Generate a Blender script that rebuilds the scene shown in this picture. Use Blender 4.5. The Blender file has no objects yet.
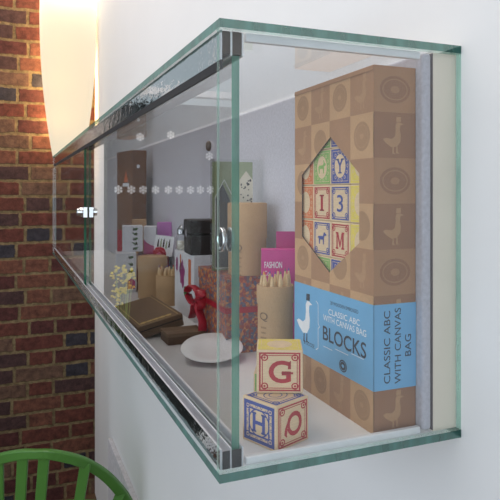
import bpy, bmesh, math, random
from mathutils import Vector, Matrix
random.seed(7)
sc = bpy.context.scene
COL = sc.collection
PI = math.pi

# ------------------------------------------------------------------ frame of reference
F = 597.0                      # focal length in pixels of a 500 px frame
EYE = 1.75                     # camera height
CX, CY = -0.4655, -0.526       # camera place
YAW = math.atan2(0.3746, 0.927)
SF, CF = math.sin(YAW), math.cos(YAW)
HOR = 193.0
D = 0.2835                     # cabinet depth from the white wall
ZB = EYE - 0.271               # cabinet underside
ZF = EYE - 0.2616              # top of the shelf liner
ZT = EYE + 0.1546              # underside of the top slab
LEN = 2.28                     # cabinet length
BRICK_Y = 3.04

def cw(lat, fwd):              # camera axes -> world xy
    return (CX + lat * CF + fwd * SF, CY - lat * SF + fwd * CF)
def pxz(px, z):                # pixel column + forward depth -> world xy
    return cw((px - 250) / F * z, z)
def hz(py, z):                 # pixel row + depth -> world height
    return EYE - (py - HOR) * z / F

# ------------------------------------------------------------------ node helpers
def lin(c):
    out = []
    for v in c:
        v = v / 255.0
        out.append(v / 12.92 if v <= 0.04045 else ((v + 0.055) / 1.055) ** 2.4)
    return (out[0], out[1], out[2], 1.0)

def new_mat(name):
    m = bpy.data.materials.new(name)
    m.use_nodes = True
    nt = m.node_tree
    nt.nodes.clear()
    out = nt.nodes.new('ShaderNodeOutputMaterial')
    return m, nt, out

def link(nt, a, b): nt.links.new(a, b)

def setv(nt, sock, v):
    if isinstance(v, bpy.types.NodeSocket): nt.links.new(v, sock)
    else: sock.default_value = v

def mth(nt, op, a, b=None, c=None, clamp=False):
    n = nt.nodes.new('ShaderNodeMath'); n.operation = op; n.use_clamp = clamp
    setv(nt, n.inputs[0], a)
    if b is not None: setv(nt, n.inputs[1], b)
    if c is not None: setv(nt, n.inputs[2], c)
    return n.outputs[0]

def mixc(nt, f, a, b, mode='MIX'):
    n = nt.nodes.new('ShaderNodeMix'); n.data_type = 'RGBA'; n.blend_type = mode
    setv(nt, n.inputs[0], f); setv(nt, n.inputs[6], a); setv(nt, n.inputs[7], b)
    return n.outputs[2]

def noise(nt, scale, detail=3.0, vec=None, rough=0.5):
    n = nt.nodes.new('ShaderNodeTexNoise')
    n.inputs['Scale'].default_value = scale; n.inputs['Detail'].default_value = detail
    n.inputs['Roughness'].default_value = rough
    if vec is not None: nt.links.new(vec, n.inputs['Vector'])
    return n.outputs[0]

def objco(nt):
    return nt.nodes.new('ShaderNodeTexCoord').outputs['Object']

def ramp(nt, fac, stops, interp='LINEAR'):
    n = nt.nodes.new('ShaderNodeValToRGB'); n.color_ramp.interpolation = interp
    el = n.color_ramp.elements
    el[0].position, el[0].color = stops[0]
    el[1].position, el[1].color = stops[-1]
    for p, c in stops[1:-1]:
        e = el.new(p); e.color = c
    setv(nt, n.inputs[0], fac)
    return n.outputs[0]

def bump(nt, h, strength=0.2, dist=0.002):
    n = nt.nodes.new('ShaderNodeBump')
    n.inputs['Strength'].default_value = strength; n.inputs['Distance'].default_value = dist
    nt.links.new(h, n.inputs['Height'])
    return n.outputs[0]

def principled(nt, out, col, rough=0.6, metal=0.0, spec=0.5, nrm=None, **kw):
    p = nt.nodes.new('ShaderNodeBsdfPrincipled')
    setv(nt, p.inputs['Base Color'], col)
    setv(nt, p.inputs['Roughness'], rough)
    p.inputs['Metallic'].default_value = metal
    p.inputs['Specular IOR Level'].default_value = spec
    if nrm is not None: nt.links.new(nrm, p.inputs['Normal'])
    for k, v in kw.items(): setv(nt, p.inputs[k], v)
    nt.links.new(p.outputs[0], out.inputs[0])
    return p

MATS = {}
def flat(name, rgb, rough=0.6, var=0.05, scale=60.0, metal=0.0, spec=0.4, bmp=0.0, bscale=300.0):
    """plain painted / printed surface with a slight natural variation"""
    if name in MATS: return MATS[name]
    m, nt, out = new_mat(name)
    c = lin(rgb)
    n = noise(nt, scale, 4.0, objco(nt))
    dk = tuple(x * (1 - var) for x in c[:3]) + (1,)
    lt = tuple(min(1, x * (1 + var)) for x in c[:3]) + (1,)
    col = ramp(nt, n, [(0.3, dk), (0.7, lt)])
    nr = bump(nt, noise(nt, bscale, 2.0, objco(nt)), bmp, 0.001) if bmp else None
    principled(nt, out, col, rough, metal, spec, nr)
    MATS[name] = m
    return m

def kraft(name, rgb, var=0.10):
    if name in MATS: return MATS[name]
    m, nt, out = new_mat(name)
    c = lin(rgb)
    co = objco(nt)
    mp = nt.nodes.new('ShaderNodeMapping'); mp.inputs['Scale'].default_value = (1, 1, 0.25)
    nt.links.new(co, mp.inputs[0])
    n1 = noise(nt, 900, 3.0, mp.outputs[0]); n2 = noise(nt, 35, 3.0, co)
    n = mth(nt, 'ADD', mth(nt, 'MULTIPLY', n1, 0.6), mth(nt, 'MULTIPLY', n2, 0.4))
    col = ramp(nt, n, [(0.3, tuple(x * (1 - var) for x in c[:3]) + (1,)), (0.7, tuple(x * (1 + var) for x in c[:3]) + (1,))])
    principled(nt, out, col, 0.75, 0, 0.25, bump(nt, n1, 0.08, 0.0004))
    MATS[name] = m
    return m

def emit_mat(name, rgb, strength):
    m, nt, out = new_mat(name)
    e = nt.nodes.new('ShaderNodeEmission'); e.inputs[0].default_value = lin(rgb); e.inputs[1].default_value = strength
    nt.links.new(e.outputs[0], out.inputs[0])
    return m

def glass_mat(name, tint=(0.978, 0.984, 0.984), refl=1.0):
    """one pane face: Fresnel mirror + straight transmission (a thin pane does not bend the view)"""
    m, nt, out = new_mat(name)
    fr = nt.nodes.new('ShaderNodeFresnel'); fr.inputs[0].default_value = 1.5
    geo = nt.nodes.new('ShaderNodeNewGeometry')
    R = fr.outputs[0]
    two = mth(nt, 'DIVIDE', mth(nt, 'MULTIPLY', R, 2.0), mth(nt, 'ADD', R, 1.0))
    f = mth(nt, 'MULTIPLY', mth(nt, 'MULTIPLY', two, refl), mth(nt, 'SUBTRACT', 1.0, geo.outputs['Backfacing']))
    t = nt.nodes.new('ShaderNodeBsdfTransparent'); t.inputs[0].default_value = tint + (1,)
    g = nt.nodes.new('ShaderNodeBsdfGlossy'); g.inputs['Roughness'].default_value = 0.0
    g.inputs[0].default_value = (0.95, 0.97, 0.97, 1)
    mx = nt.nodes.new('ShaderNodeMixShader')
    nt.links.new(f, mx.inputs[0]); nt.links.new(t.outputs[0], mx.inputs[1]); nt.links.new(g.outputs[0], mx.inputs[2])
    nt.links.new(mx.outputs[0], out.inputs[0])
    return m

def edge_mat(name, rgb, transp):
    """the cut, green looking edge of float glass"""
    m, nt, out = new_mat(name)
    p = nt.nodes.new('ShaderNodeBsdfPrincipled')
    mp = nt.nodes.new('ShaderNodeMapping'); mp.inputs['Scale'].default_value = (18, 18, 3)
    nt.links.new(objco(nt), mp.inputs[0])
    c = lin(rgb)
    n = noise(nt, 3.0, 3.0, mp.outputs[0])
    col = ramp(nt, n, [(0.35, tuple(x * 0.55 for x in c[:3]) + (1,)), (0.65, tuple(min(1, x * 1.35) for x in c[:3]) + (1,))])
    nt.links.new(col, p.inputs['Base Color']); p.inputs['Roughness'].default_value = 0.35; p.inputs['Specular IOR Level'].default_value = 0.25
    t = nt.nodes.new('ShaderNodeBsdfTransparent'); t.inputs[0].default_value = (0.62, 0.86, 0.78, 1)
    mx = nt.nodes.new('ShaderNodeMixShader'); mx.inputs[0].default_value = transp
    nt.links.new(p.outputs[0], mx.inputs[1]); nt.links.new(t.outputs[0], mx.inputs[2])
    nt.links.new(mx.outputs[0], out.inputs[0])
    return m

def brick_mat():
    m, nt, out = new_mat('old_london_brick')
    co = objco(nt)
    sx = nt.nodes.new('ShaderNodeSeparateXYZ'); nt.links.new(co, sx.inputs[0])
    wob = noise(nt, 9.0, 2.0, co)
    wob2 = noise(nt, 60.0, 3.0, co)
    H, P, S = 0.0869, 0.405, 0.66
    z = mth(nt, 'ADD', mth(nt, 'DIVIDE', sx.outputs[2], H), mth(nt, 'MULTIPLY', wob, 0.14))
    row = mth(nt, 'FLOOR', z); zf = mth(nt, 'FRACT', z)
    wr = nt.nodes.new('ShaderNodeTexWhiteNoise'); wr.noise_dimensions = '1D'; nt.links.new(row, wr.inputs['W'])
    par = mth(nt, 'MULTIPLY', mth(nt, 'FRACT', mth(nt, 'MULTIPLY', row, 0.5)), 1.0)
    u = mth(nt, 'ADD', mth(nt, 'ADD', mth(nt, 'DIVIDE', sx.outputs[0], P), par), mth(nt, 'MULTIPLY', wr.outputs['Value'], 0.12))
    k = mth(nt, 'FLOOR', u); f = mth(nt, 'FRACT', u)
    head = mth(nt, 'GREATER_THAN', f, S)
    dx = mth(nt, 'MULTIPLY', mth(nt, 'MINIMUM', mth(nt, 'MINIMUM', f, mth(nt, 'SUBTRACT', 1.0, f)), mth(nt, 'ABSOLUTE', mth(nt, 'SUBTRACT', f, S))), P)
    dz = mth(nt, 'MULTIPLY', mth(nt, 'MINIMUM', zf, mth(nt, 'SUBTRACT', 1.0, zf)), H)
    d = mth(nt, 'ADD', mth(nt, 'MINIMUM', dx, dz), mth(nt, 'MULTIPLY', mth(nt, 'SUBTRACT', wob2, 0.5), 0.012))
    mr = nt.nodes.new('ShaderNodeMapRange'); mr.interpolation_type = 'SMOOTHSTEP'
    nt.links.new(d, mr.inputs[0]); mr.inputs[1].default_value = 0.0055; mr.inputs[2].default_value = 0.0105
    mask = mr.outputs[0]
    cv = nt.nodes.new('ShaderNodeCombineXYZ')
    nt.links.new(mth(nt, 'ADD', mth(nt, 'MULTIPLY', k, 2.0), head), cv.inputs[0]); nt.links.new(row, cv.inputs[1])
    wn = nt.nodes.new('ShaderNodeTexWhiteNoise'); wn.noise_dimensions = '2D'; nt.links.new(cv.outputs[0], wn.inputs['Vector'])
    col = ramp(nt, wn.outputs['Value'], [
        (0.0, lin((126, 76, 64))), (0.22, lin((106, 64, 60))), (0.40, lin((138, 92, 74))),
        (0.52, lin((96, 72, 70))), (0.66, lin((122, 72, 62))), (0.80, lin((130, 102, 84))), (0.90, lin((74, 72, 80)))], 'CONSTANT')
    blot = ramp(nt, noise(nt, 30.0, 6.0, co, 0.7), [(0.3, (0.20, 0.19, 0.21, 1)), (0.72, (0.68, 0.64, 0.64, 1))])
    col = mixc(nt, 1.0, col, blot, 'MULTIPLY')
    mort = ramp(nt, noise(nt, 40, 5.0, co), [(0.3, lin((80, 68, 48))), (0.7, lin((122, 106, 78)))])
    fin = mixc(nt, mask, mort, col)
    hgt = mth(nt, 'ADD', mask, mth(nt, 'MULTIPLY', noise(nt, 120, 4.0, co), 0.35))
    principled(nt, out, fin, 0.85, 0, 0.25, bump(nt, hgt, 0.6, 0.006))
    return m

def weave_mat(name, rgb):
    m, nt, out = new_mat(name)
    co = objco(nt); c = lin(rgb)
    w = nt.nodes.new('ShaderNodeTexWave'); w.inputs['Scale'].default_value = 380; w.bands_direction = 'Z'; nt.links.new(co, w.inputs[0])
    w2 = nt.nodes.new('ShaderNodeTexWave'); w2.inputs['Scale'].default_value = 380; w2.bands_direction = 'Y'; nt.links.new(co, w2.inputs[0])
    h = mth(nt, 'MULTIPLY', w.outputs['Fac'], w2.outputs['Fac'])
    n = noise(nt, 220, 3.0, co)
    col = ramp(nt, n, [(0.3, tuple(x * 0.9 for x in c[:3]) + (1,)), (0.7, tuple(x * 1.08 for x in c[:3]) + (1,))])
    principled(nt, out, col, 0.9, 0, 0.15, bump(nt, h, 0.15, 0.0006), **{'Sheen Weight': 0.15})
    return m

def mosaic_mat(name):
    m, nt, out = new_mat(name)
    co = objco(nt)
    v = nt.nodes.new('ShaderNodeTexVoronoi'); v.inputs['Scale'].default_value = 210; nt.links.new(co, v.inputs['Vector'])
    s = nt.nodes.new('ShaderNodeSeparateColor'); nt.links.new(v.outputs['Color'], s.inputs[0])
    col = ramp(nt, s.outputs[0], [(0.0, lin((186, 104, 70))), (0.26, lin((100, 104, 128))), (0.42, lin((160, 82, 68))),
                                  (0.6, lin((206, 146, 92))), (0.76, lin((122, 112, 116))), (0.9, lin((142, 84, 92)))], 'CONSTANT')
    col = mixc(nt, mth(nt, 'LESS_THAN', v.outputs['Distance'], 0.16), col, lin((206, 158, 96)))
    principled(nt, out, col, 0.55, 0, 0.3)
    return m

def plank_mat(name, rgb):
    m, nt, out = new_mat(name)
    co = objco(nt); c = lin(rgb)
    b = nt.nodes.new('ShaderNodeTexBrick'); nt.links.new(co, b.inputs[0]); b.inputs['Scale'].default_value = 1.0
    b.inputs['Brick Width'].default_value = 1.6; b.inputs['Row Height'].default_value = 0.14; b.inputs['Mortar Size'].default_value = 0.003
    b.inputs['Color1'].default_value = c; b.inputs['Color2'].default_value = tuple(x * 0.75 for x in c[:3]) + (1,)
    b.inputs['Mortar'].default_value = (0.02, 0.015, 0.01, 1)
    col = mixc(nt, 0.35, b.outputs[0], ramp(nt, noise(nt, 25, 5, co), [(0.3, (0.03, 0.02, 0.015, 1)), (0.7, c)]))
    principled(nt, out, col, 0.45, 0, 0.4)
    return m

def wall_mat(name, rgb):
    m, nt, out = new_mat(name)
    co = objco(nt); c = lin(rgb)
    n = noise(nt, 2.5, 4.0, co)
    col = ramp(nt, n, [(0.3, tuple(x * 0.97 for x in c[:3]) + (1,)), (0.7, c)])
    principled(nt, out, col, 0.7, 0, 0.25, bump(nt, noise(nt, 160, 3, co), 0.06, 0.001))
    return m

def wood_mat(name, rgb):
    m, nt, out = new_mat(name)
    co = objco(nt); c = lin(rgb)
    mp = nt.nodes.new('ShaderNodeMapping'); mp.inputs['Scale'].default_value = (90, 90, 900); nt.links.new(co, mp.inputs[0])
    n = noise(nt, 1.0, 4.0, mp.outputs[0])
    col = ramp(nt, n, [(0.3, tuple(x * 0.88 for x in c[:3]) + (1,)), (0.7, tuple(min(1, x * 1.06) for x in c[:3]) + (1,))])
    principled(nt, out, col, 0.55, 0, 0.3)
    return m

def metal_mat(name, rgb, rough):
    m, nt, out = new_mat(name)
    n = noise(nt, 120, 2, objco(nt))
    r = mth(nt, 'ADD', mth(nt, 'MULTIPLY', n, rough * 0.6), rough * 0.7)
    principled(nt, out, lin(rgb), r, 1.0, 0.5)
    return m

# ------------------------------------------------------------------ materials
M_wall = wall_mat('white_wall_paint', (232, 232, 232))
M_ceil = wall_mat('ceiling_paint', (205, 203, 198))
M_wall2 = wall_mat('grey_wall_paint', (158, 156, 152))
M_brick = brick_mat()
M_floor = plank_mat('floor_boards', (96, 74, 56))
M_trim = flat('white_gloss_paint', (222, 222, 224), 0.35, 0.04, 20)
M_pale = flat('worn_white_board', (205, 202, 206), 0.6, 0.14, 45, bmp=0.1)
M_glass = glass_mat('clear_glass')
M_window = glass_mat('window_glass', (0.90, 0.93, 0.92), 0.35)
M_edge = edge_mat('green_glass_edge', (66, 128, 108), 0.30)
M_edge_s = edge_mat('slab_glass_edge', (48, 92, 86), 0.25)
M_edge_c = edge_mat('clear_glass_edge', (206, 222, 212), 0.72)
M_dglass = glass_mat('door_glass', (0.925, 0.93, 0.93))
M_edge_d = edge_mat('dark_green_glass_edge', (22, 84, 62), 0.15)
M_chrome = metal_mat('chrome', (225, 227, 230), 0.06)
M_alu = metal_mat('polished_aluminium', (205, 208, 212), 0.10)
def rippled_metal():
    m, nt, out = new_mat('rippled_aluminium')
    co = objco(nt)
    n = noise(nt, 28, 4.0, co, 0.65)
    principled(nt, out, lin((205, 210, 214)), 0.06, 1.0, 0.5, bump(nt, n, 0.25, 0.004))
    return m
M_ripple = rippled_metal()
M_satin = flat('anodised_aluminium', (206, 208, 214), 0.4, 0.05, 20, metal=0.35, spec=0.6)
M_brown = flat('brown_plastic', (74, 62, 54), 0.5)
M_seal = flat('dark_seal', (34, 34, 38), 0.45)
M_fabric = weave_mat('grey_fabric', (190, 189, 198))
M_fabedge = flat('fabric_seam', (96, 84, 88), 0.8)
M_back = flat('cream_backboard', (230, 221, 205), 0.6, 0.02, 15)
M_liner = flat('pale_grey_liner', (226, 226, 226), 0.28, 0.02, 12)
M_acryl = flat('frosted_strip', (226, 228, 230), 0.25, 0.03, 30)
M_kr1 = kraft('kraft_light', (194, 154, 114))
M_kr2 = kraft('kraft_dark', (168, 127, 94))
M_kr3 = kraft('kraft_print', (150, 110, 83))
M_kr4 = kraft('kraft_print_light', (178, 139, 103))
M_kr5 = kraft('kraft_oval', (168, 130, 95))
M_tube = kraft('kraft_tube', (184, 150, 112))
M_tube2 = kraft('kraft_tube_print', (150, 120, 88))  # mid-brown ink of the small printed lines on the tubes
M_kbrown = kraft('kraft_brown', (122, 98, 76), 0.15)
M_choc = kraft('chocolate_card', (98, 72, 52), 0.18)
M_blue = flat('band_blue', (110, 172, 214), 0.55, 0.03, 40)
M_navy = flat('navy_ink', (34, 44, 62), 0.6)
M_white = flat('white_ink', (236, 238, 240), 0.6, 0.02)
M_black = flat('black_ink', (30, 28, 30), 0.6)
M_red = flat('red_ink', (178, 36, 48), 0.6, 0.08)
M_bluei = flat('blue_ink', (62, 76, 150), 0.6, 0.08)
M_green = flat('green_ink', (134, 176, 92), 0.6, 0.08)
M_yellow = flat('yellow_ink', (228, 206, 84), 0.6, 0.08)
M_orange = flat('orange_ink', (212, 110, 56), 0.6, 0.1)
M_wood = wood_mat('pale_block_wood', (226, 198, 160))
M_pencil = wood_mat('pencil_wood', (224, 192, 146))
M_cream = flat('cream_paper', (232, 224, 206), 0.6)
M_pink = flat('magenta_card', (204, 50, 140), 0.45, 0.05)
M_pink2 = flat('magenta_card_deep', (176, 30, 118), 0.45, 0.05)
M_mosaic = mosaic_mat('mosaic_paper')
M_ribbon = flat('red_satin', (176, 22, 48), 0.35, 0.1)
M_china = flat('white_china', (240, 240, 240), 0.2, 0.01)
M_darkwood = wood_mat('dark_chest_wood', (46, 38, 36))
M_whitebox = flat('white_card', (226, 226, 230), 0.5, 0.03)
M_purple = flat('purple_print', (150, 40, 110), 0.5)
M_lilac = flat('lilac_card', (196, 120, 190), 0.5)
M_leaf = flat('leaf_print', (74, 104, 44), 0.5, 0.2)
M_fig = flat('berry_print', (70, 44, 30), 0.5)
M_rose = flat('rose_print', (200, 90, 140), 0.5)
M_dkred = flat('dark_red_card', (120, 28, 40), 0.5)
M_sage = flat('sage_card', (160, 172, 136), 0.55)
M_slate = flat('slate_cloth', (74, 76, 84), 0.85, bmp=0.1)
M_gold = flat('gold_foil', (206, 172, 92), 0.35, 0.1, metal=0.5)
def shade_mat():
    m, nt, out = new_mat('lamp_shade_glow')
    e = nt.nodes.new('ShaderNodeEmission'); e.inputs[0].default_value = lin((232, 220, 196)); e.inputs[1].default_value = 0.88
    t = nt.nodes.new('ShaderNodeBsdfTranslucent'); t.inputs[0].default_value = (0.16, 0.15, 0.13, 1)
    a = nt.nodes.new('ShaderNodeAddShader'); nt.links.new(e.outputs[0], a.inputs[0]); nt.links.new(t.outputs[0], a.inputs[1]); nt.links.new(a.outputs[0], out.inputs[0])
    return m
M_lampshade = shade_mat()
M_chair = flat('green_lacquer', (76, 124, 54), 0.3, 0.05, 8)
M_rubber = flat('black_rubber', (24, 24, 24), 0.8)
M_flower = flat('yellow_petal', (216, 196, 40), 0.6, 0.1)
M_stem = flat('plant_stem', (96, 124, 52), 0.6, 0.1)
M_pot = flat('stone_pot', (92, 88, 84), 0.8, 0.1)
M_facade = flat('street_facade', (30, 29, 28), 0.8, 0.3, 3)
M_street = flat('street_paving', (40, 42, 40), 0.9, 0.3, 4)
M_jar = glass_mat('jar_glass', (0.90, 0.92, 0.92), 1.5)
M_clear = glass_mat('clear_acetate', (0.97, 0.98, 0.97), 1.0)
M_silver = metal_mat('silver_lid', (210, 210, 214), 0.2)
TIPS = [flat('pencil_lead_%d' % i, c, 0.5) for i, c in enumerate([(90, 60, 150), (60, 120, 70), (200, 60, 60), (60, 90, 170), (230, 180, 60), (120, 70, 140), (220, 110, 60)])]

# ------------------------------------------------------------------ mesh helpers
class MB:
    """collects shapes, then links them as ONE mesh object"""
    def __init__(self): self.v = []; self.f = []; self.m = []; self.s = []
    def add(self, vs, fs, mi=0, smooth=False, mx=None):
        o = len(self.v)
        for p in vs:
            p = Vector(p)
            self.v.append(mx @ p if mx is not None else p)
        for k in fs:
            self.f.append([o + i for i in k]); self.m.append(mi); self.s.append(smooth)
    def box(self, a, b, mi=0, mx=None, caps=None):
        x0, y0, z0 = a; x1, y1, z1 = b
        vs = [(x0, y0, z0), (x1, y0, z0), (x1, y1, z0), (x0, y1, z0), (x0, y0, z1), (x1, y0, z1), (x1, y1, z1), (x0, y1, z1)]
        fs = [(0, 3, 2, 1), (4, 5, 6, 7), (0, 1, 5, 4), (1, 2, 6, 5), (2, 3, 7, 6), (3, 0, 4, 7)]   # -z +z -y +x +y -x
        if caps is None: self.add(vs, fs, mi, False, mx)
        else:                                            # caps: material per face, order -z +z -y +x +y -x
            for f, k in zip(fs, caps): self.add(vs, [f], k, False, mx)
    def poly(self, pts, mi=0, mx=None): self.add(pts, [tuple(range(len(pts)))], mi, False, mx)
    def prism(self, pts2, z0, z1, mi=0, mx=None):
        n = len(pts2)
        vs = [(x, y, z0) for x, y in pts2] + [(x, y, z1) for x, y in pts2]
        fs = [tuple(reversed(range(n))), tuple(range(n, 2 * n))] + [(i, (i + 1) % n, n + (i + 1) % n, n + i) for i in range(n)]
        self.add(vs, fs, mi, False, mx)
    def lathe(self, prof, n=32, mi=0, mx=None, smooth=True):
        vs = []; fs = []
        for r, z in prof:
            for i in range(n):
                a = 2 * PI * i / n; vs.append((r * math.cos(a), r * math.sin(a), z))
        for k in range(len(prof) - 1):
            for i in range(n):
                j = (i + 1) % n; fs.append((k * n + i, k * n + j, (k + 1) * n + j, (k + 1) * n + i))
        self.add(vs, fs, mi, smooth, mx)
        self.add([vs[i] for i in range(n)], [tuple(reversed(range(n)))], mi, False, mx)
        self.add(vs[-n:], [tuple(range(n))], mi, False, mx)
    def tube(self, pts, r, n=10, mi=0, mx=None, closed=False, flat=1.0):
        pts = [Vector(p) for p in pts]; N = len(pts); vs = []; fs = []
        up = Vector((0, 0, 1))
        for i, p in enumerate(pts):
            if closed: t = pts[(i + 1) % N] - pts[i - 1]
            else: t = pts[min(i + 1, N - 1)] - pts[max(i - 1, 0)]
            t.normalize()
            a = t.cross(up)
            if a.length < 1e-4: a = t.cross(Vector((0, 1, 0)))
            a.normalize(); b = a.cross(t)
            rr = r[i] if isinstance(r, (list, tuple)) else r
            for k in range(n):
                an = 2 * PI * k / n
                vs.append(p + a * (math.cos(an) * rr * flat) + b * (math.sin(an) * rr))
        for i in range(N if closed else N - 1):
            j = (i + 1) % N
            for k in range(n):
                l = (k + 1) % n; fs.append((i * n + k, i * n + l, j * n + l, j * n + k))
        if not closed:
            fs.append(tuple(reversed(range(n)))); fs.append(tuple((N - 1) * n + k for k in range(n)))
        self.add(vs, fs, mi, True, mx)
    def build(self, name, mats, parent=None, bevel=0.0, seg=2, smooth_angle=None):
        me = bpy.data.meshes.new(name)
        me.from_pydata([tuple(p) for p in self.v], [], self.f)
        if not isinstance(mats, (list, tuple)): mats = [mats]
        for m in mats: me.materials.append(m)
        for p, mi, s in zip(me.polygons, self.m, self.s): p.material_index = mi; p.use_smooth = s
        me.update()
        o = bpy.data.objects.new(name, me); COL.objects.link(o)
        if parent is not None: o.parent = parent
        if bevel:
            b = o.modifiers.new('bevel', 'BEVEL'); b.width = bevel; b.segments = seg; b.limit_method = 'ANGLE'; b.angle_limit = math.radians(40)
        return o

def tag(o, label=None, cat=None, group=None, kind=None):
    if label: o['label'] = label
    if cat: o['category'] = cat
    if group: o['group'] = group
    if kind: o['kind'] = kind
    return o

def thing(name, label, cat, loc=(0, 0, 0), rz=0.0, group=None):
    o = bpy.data.objects.new(name, None); COL.objects.link(o)
    o.empty_display_size = 0.05
    o.location = loc; o.rotation_euler = (0, 0, rz)
    return tag(o, label, cat, group)

def struct(name, mb, mats, parent=None, label=None, **kw):
    o = mb.build(name, mats, parent, **kw)
    if parent is None: o['kind'] = 'structure'
    if label: o['label'] = label
    return o

def copy_tree(o, parent=None):
    c = o.copy(); COL.objects.link(c)
    if parent is not None: c.parent = parent
    for ch in list(o.children): copy_tree(ch, c)
    return c

def frame(o, r, u):
    """matrix: local x -> r, local y -> u, local z -> outward normal, origin o"""
    r = Vector(r).normalized(); u = Vector(u).normalized(); n = r.cross(u)
    m = Matrix.Identity(4)
    for i in range(3):
        m[i][0] = r[i]; m[i][1] = u[i]; m[i][2] = n[i]; m[i][3] = o[i]
    return m

_tc = {}
def text_shape(s, bold=0.0):
    """outline of a word as flat triangles, in a unit box"""
    if (s, bold) in _tc: return _tc[(s, bold)]
    cu = bpy.data.curves.new('word', 'FONT'); cu.body = s; cu.fill_mode = 'FRONT'; cu.resolution_u = 4; cu.offset = bold
    ob = bpy.data.objects.new('word', cu); COL.objects.link(ob)
    bpy.context.view_layer.update()
    dg = bpy.context.evaluated_depsgraph_get()
    me = bpy.data.meshes.new_from_object(ob.evaluated_get(dg))
    vs = [v.co.copy() for v in me.vertices]; fs = [tuple(p.vertices) for p in me.polygons]
    bpy.data.objects.remove(ob); bpy.data.curves.remove(cu); bpy.data.meshes.remove(me)
    x0 = min(v.x for v in vs); x1 = max(v.x for v in vs); y0 = min(v.y for v in vs); y1 = max(v.y for v in vs)
    vs = [((v.x - x0) / (x1 - x0), (v.y - y0) / (y1 - y0), 0.0) for v in vs]
    _tc[(s, bold)] = (vs, fs)
    return vs, fs

def text_to(mb, s, fr, x, y, w, h, mi=0, bold=0.0, z=0.0):
    vs, fs = text_shape(s, bold)
    mb.add([(x + a * w, y + b * h, z) for a, b, c in vs], fs, mi, False, fr)

def ring(mb, fr, x0, y0, x1, y1, t, mi=0, z=0.0, r=0.0):
    """a printed rectangular border of width t"""
    o = [(x0, y0), (x1, y0), (x1, y1), (x0, y1)]; i = [(x0 + t, y0 + t), (x1 - t, y0 + t), (x1 - t, y1 - t), (x0 + t, y1 - t)]
    vs = [(a, b, z) for a, b in o] + [(a, b, z) for a, b in i]
    mb.add(vs, [(k, (k + 1) % 4, 4 + (k + 1) % 4, 4 + k) for k in range(4)], mi, False, fr)

def ell(cx, cy, rx, ry, n=24, a0=0.0, a1=2 * PI):
    return [(cx + rx * math.cos(a0 + (a1 - a0) * i / n), cy + ry * math.sin(a0 + (a1 - a0) * i / n)) for i in range(n)]

def ell_ring(mb, fr, cx, cy, rx, ry, t, mi=0, z=0.0, n=28):
    o = ell(cx, cy, rx, ry, n); i = ell(cx, cy, rx - t, ry - t, n)
    vs = [(a, b, z) for a, b in o] + [(a, b, z) for a, b in i]
    mb.add(vs, [(k, (k + 1) % n, n + (k + 1) % n, n + k) for k in range(n)], mi, False, fr)

def fpoly(mb, fr, pts, mi=0, z=0.0): mb.add([(a, b, z) for a, b in pts], [tuple(range(len(pts)))], mi, False, fr)

GOOSE = [(-.30, -.05), (-.42, .10), (-.30, .16), (-.10, .12), (.02, .22), (.05, .45), (.04, .66), (.10, .76), (.20, .77), (.36, .70), (.22, .66), (.20, .50), (.24, .25), (.22, .02), (.10, -.16), (-.10, -.20)]
LEGS = [[(-.06, -.19), (-.02, -.19), (-.02, -.40), (.06, -.44), (-.08, -.44)], [(.08, -.17), (.12, -.17), (.12, -.38), (.22, -.42), (.06, -.42)]]
HAT = [(.06, .78), (.24, .79), (.24, .98), (.08, .97)]
def goose(mb, fr, cx, cy, s, mi, hat=None, z=0.0):
    fpoly(mb, fr, [(cx + a * s * 1.25, cy + b * s) for a, b in GOOSE], mi, z)
    for L in LEGS: fpoly(mb, fr, [(cx + a * s * 1.25, cy + b * s) for a, b in L], hat if hat is not None else mi, z)
    if hat is not None: fpoly(mb, fr, [(cx + a * s * 1.25, cy + b * s) for a, b in HAT], hat, z + 0.00005)

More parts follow.
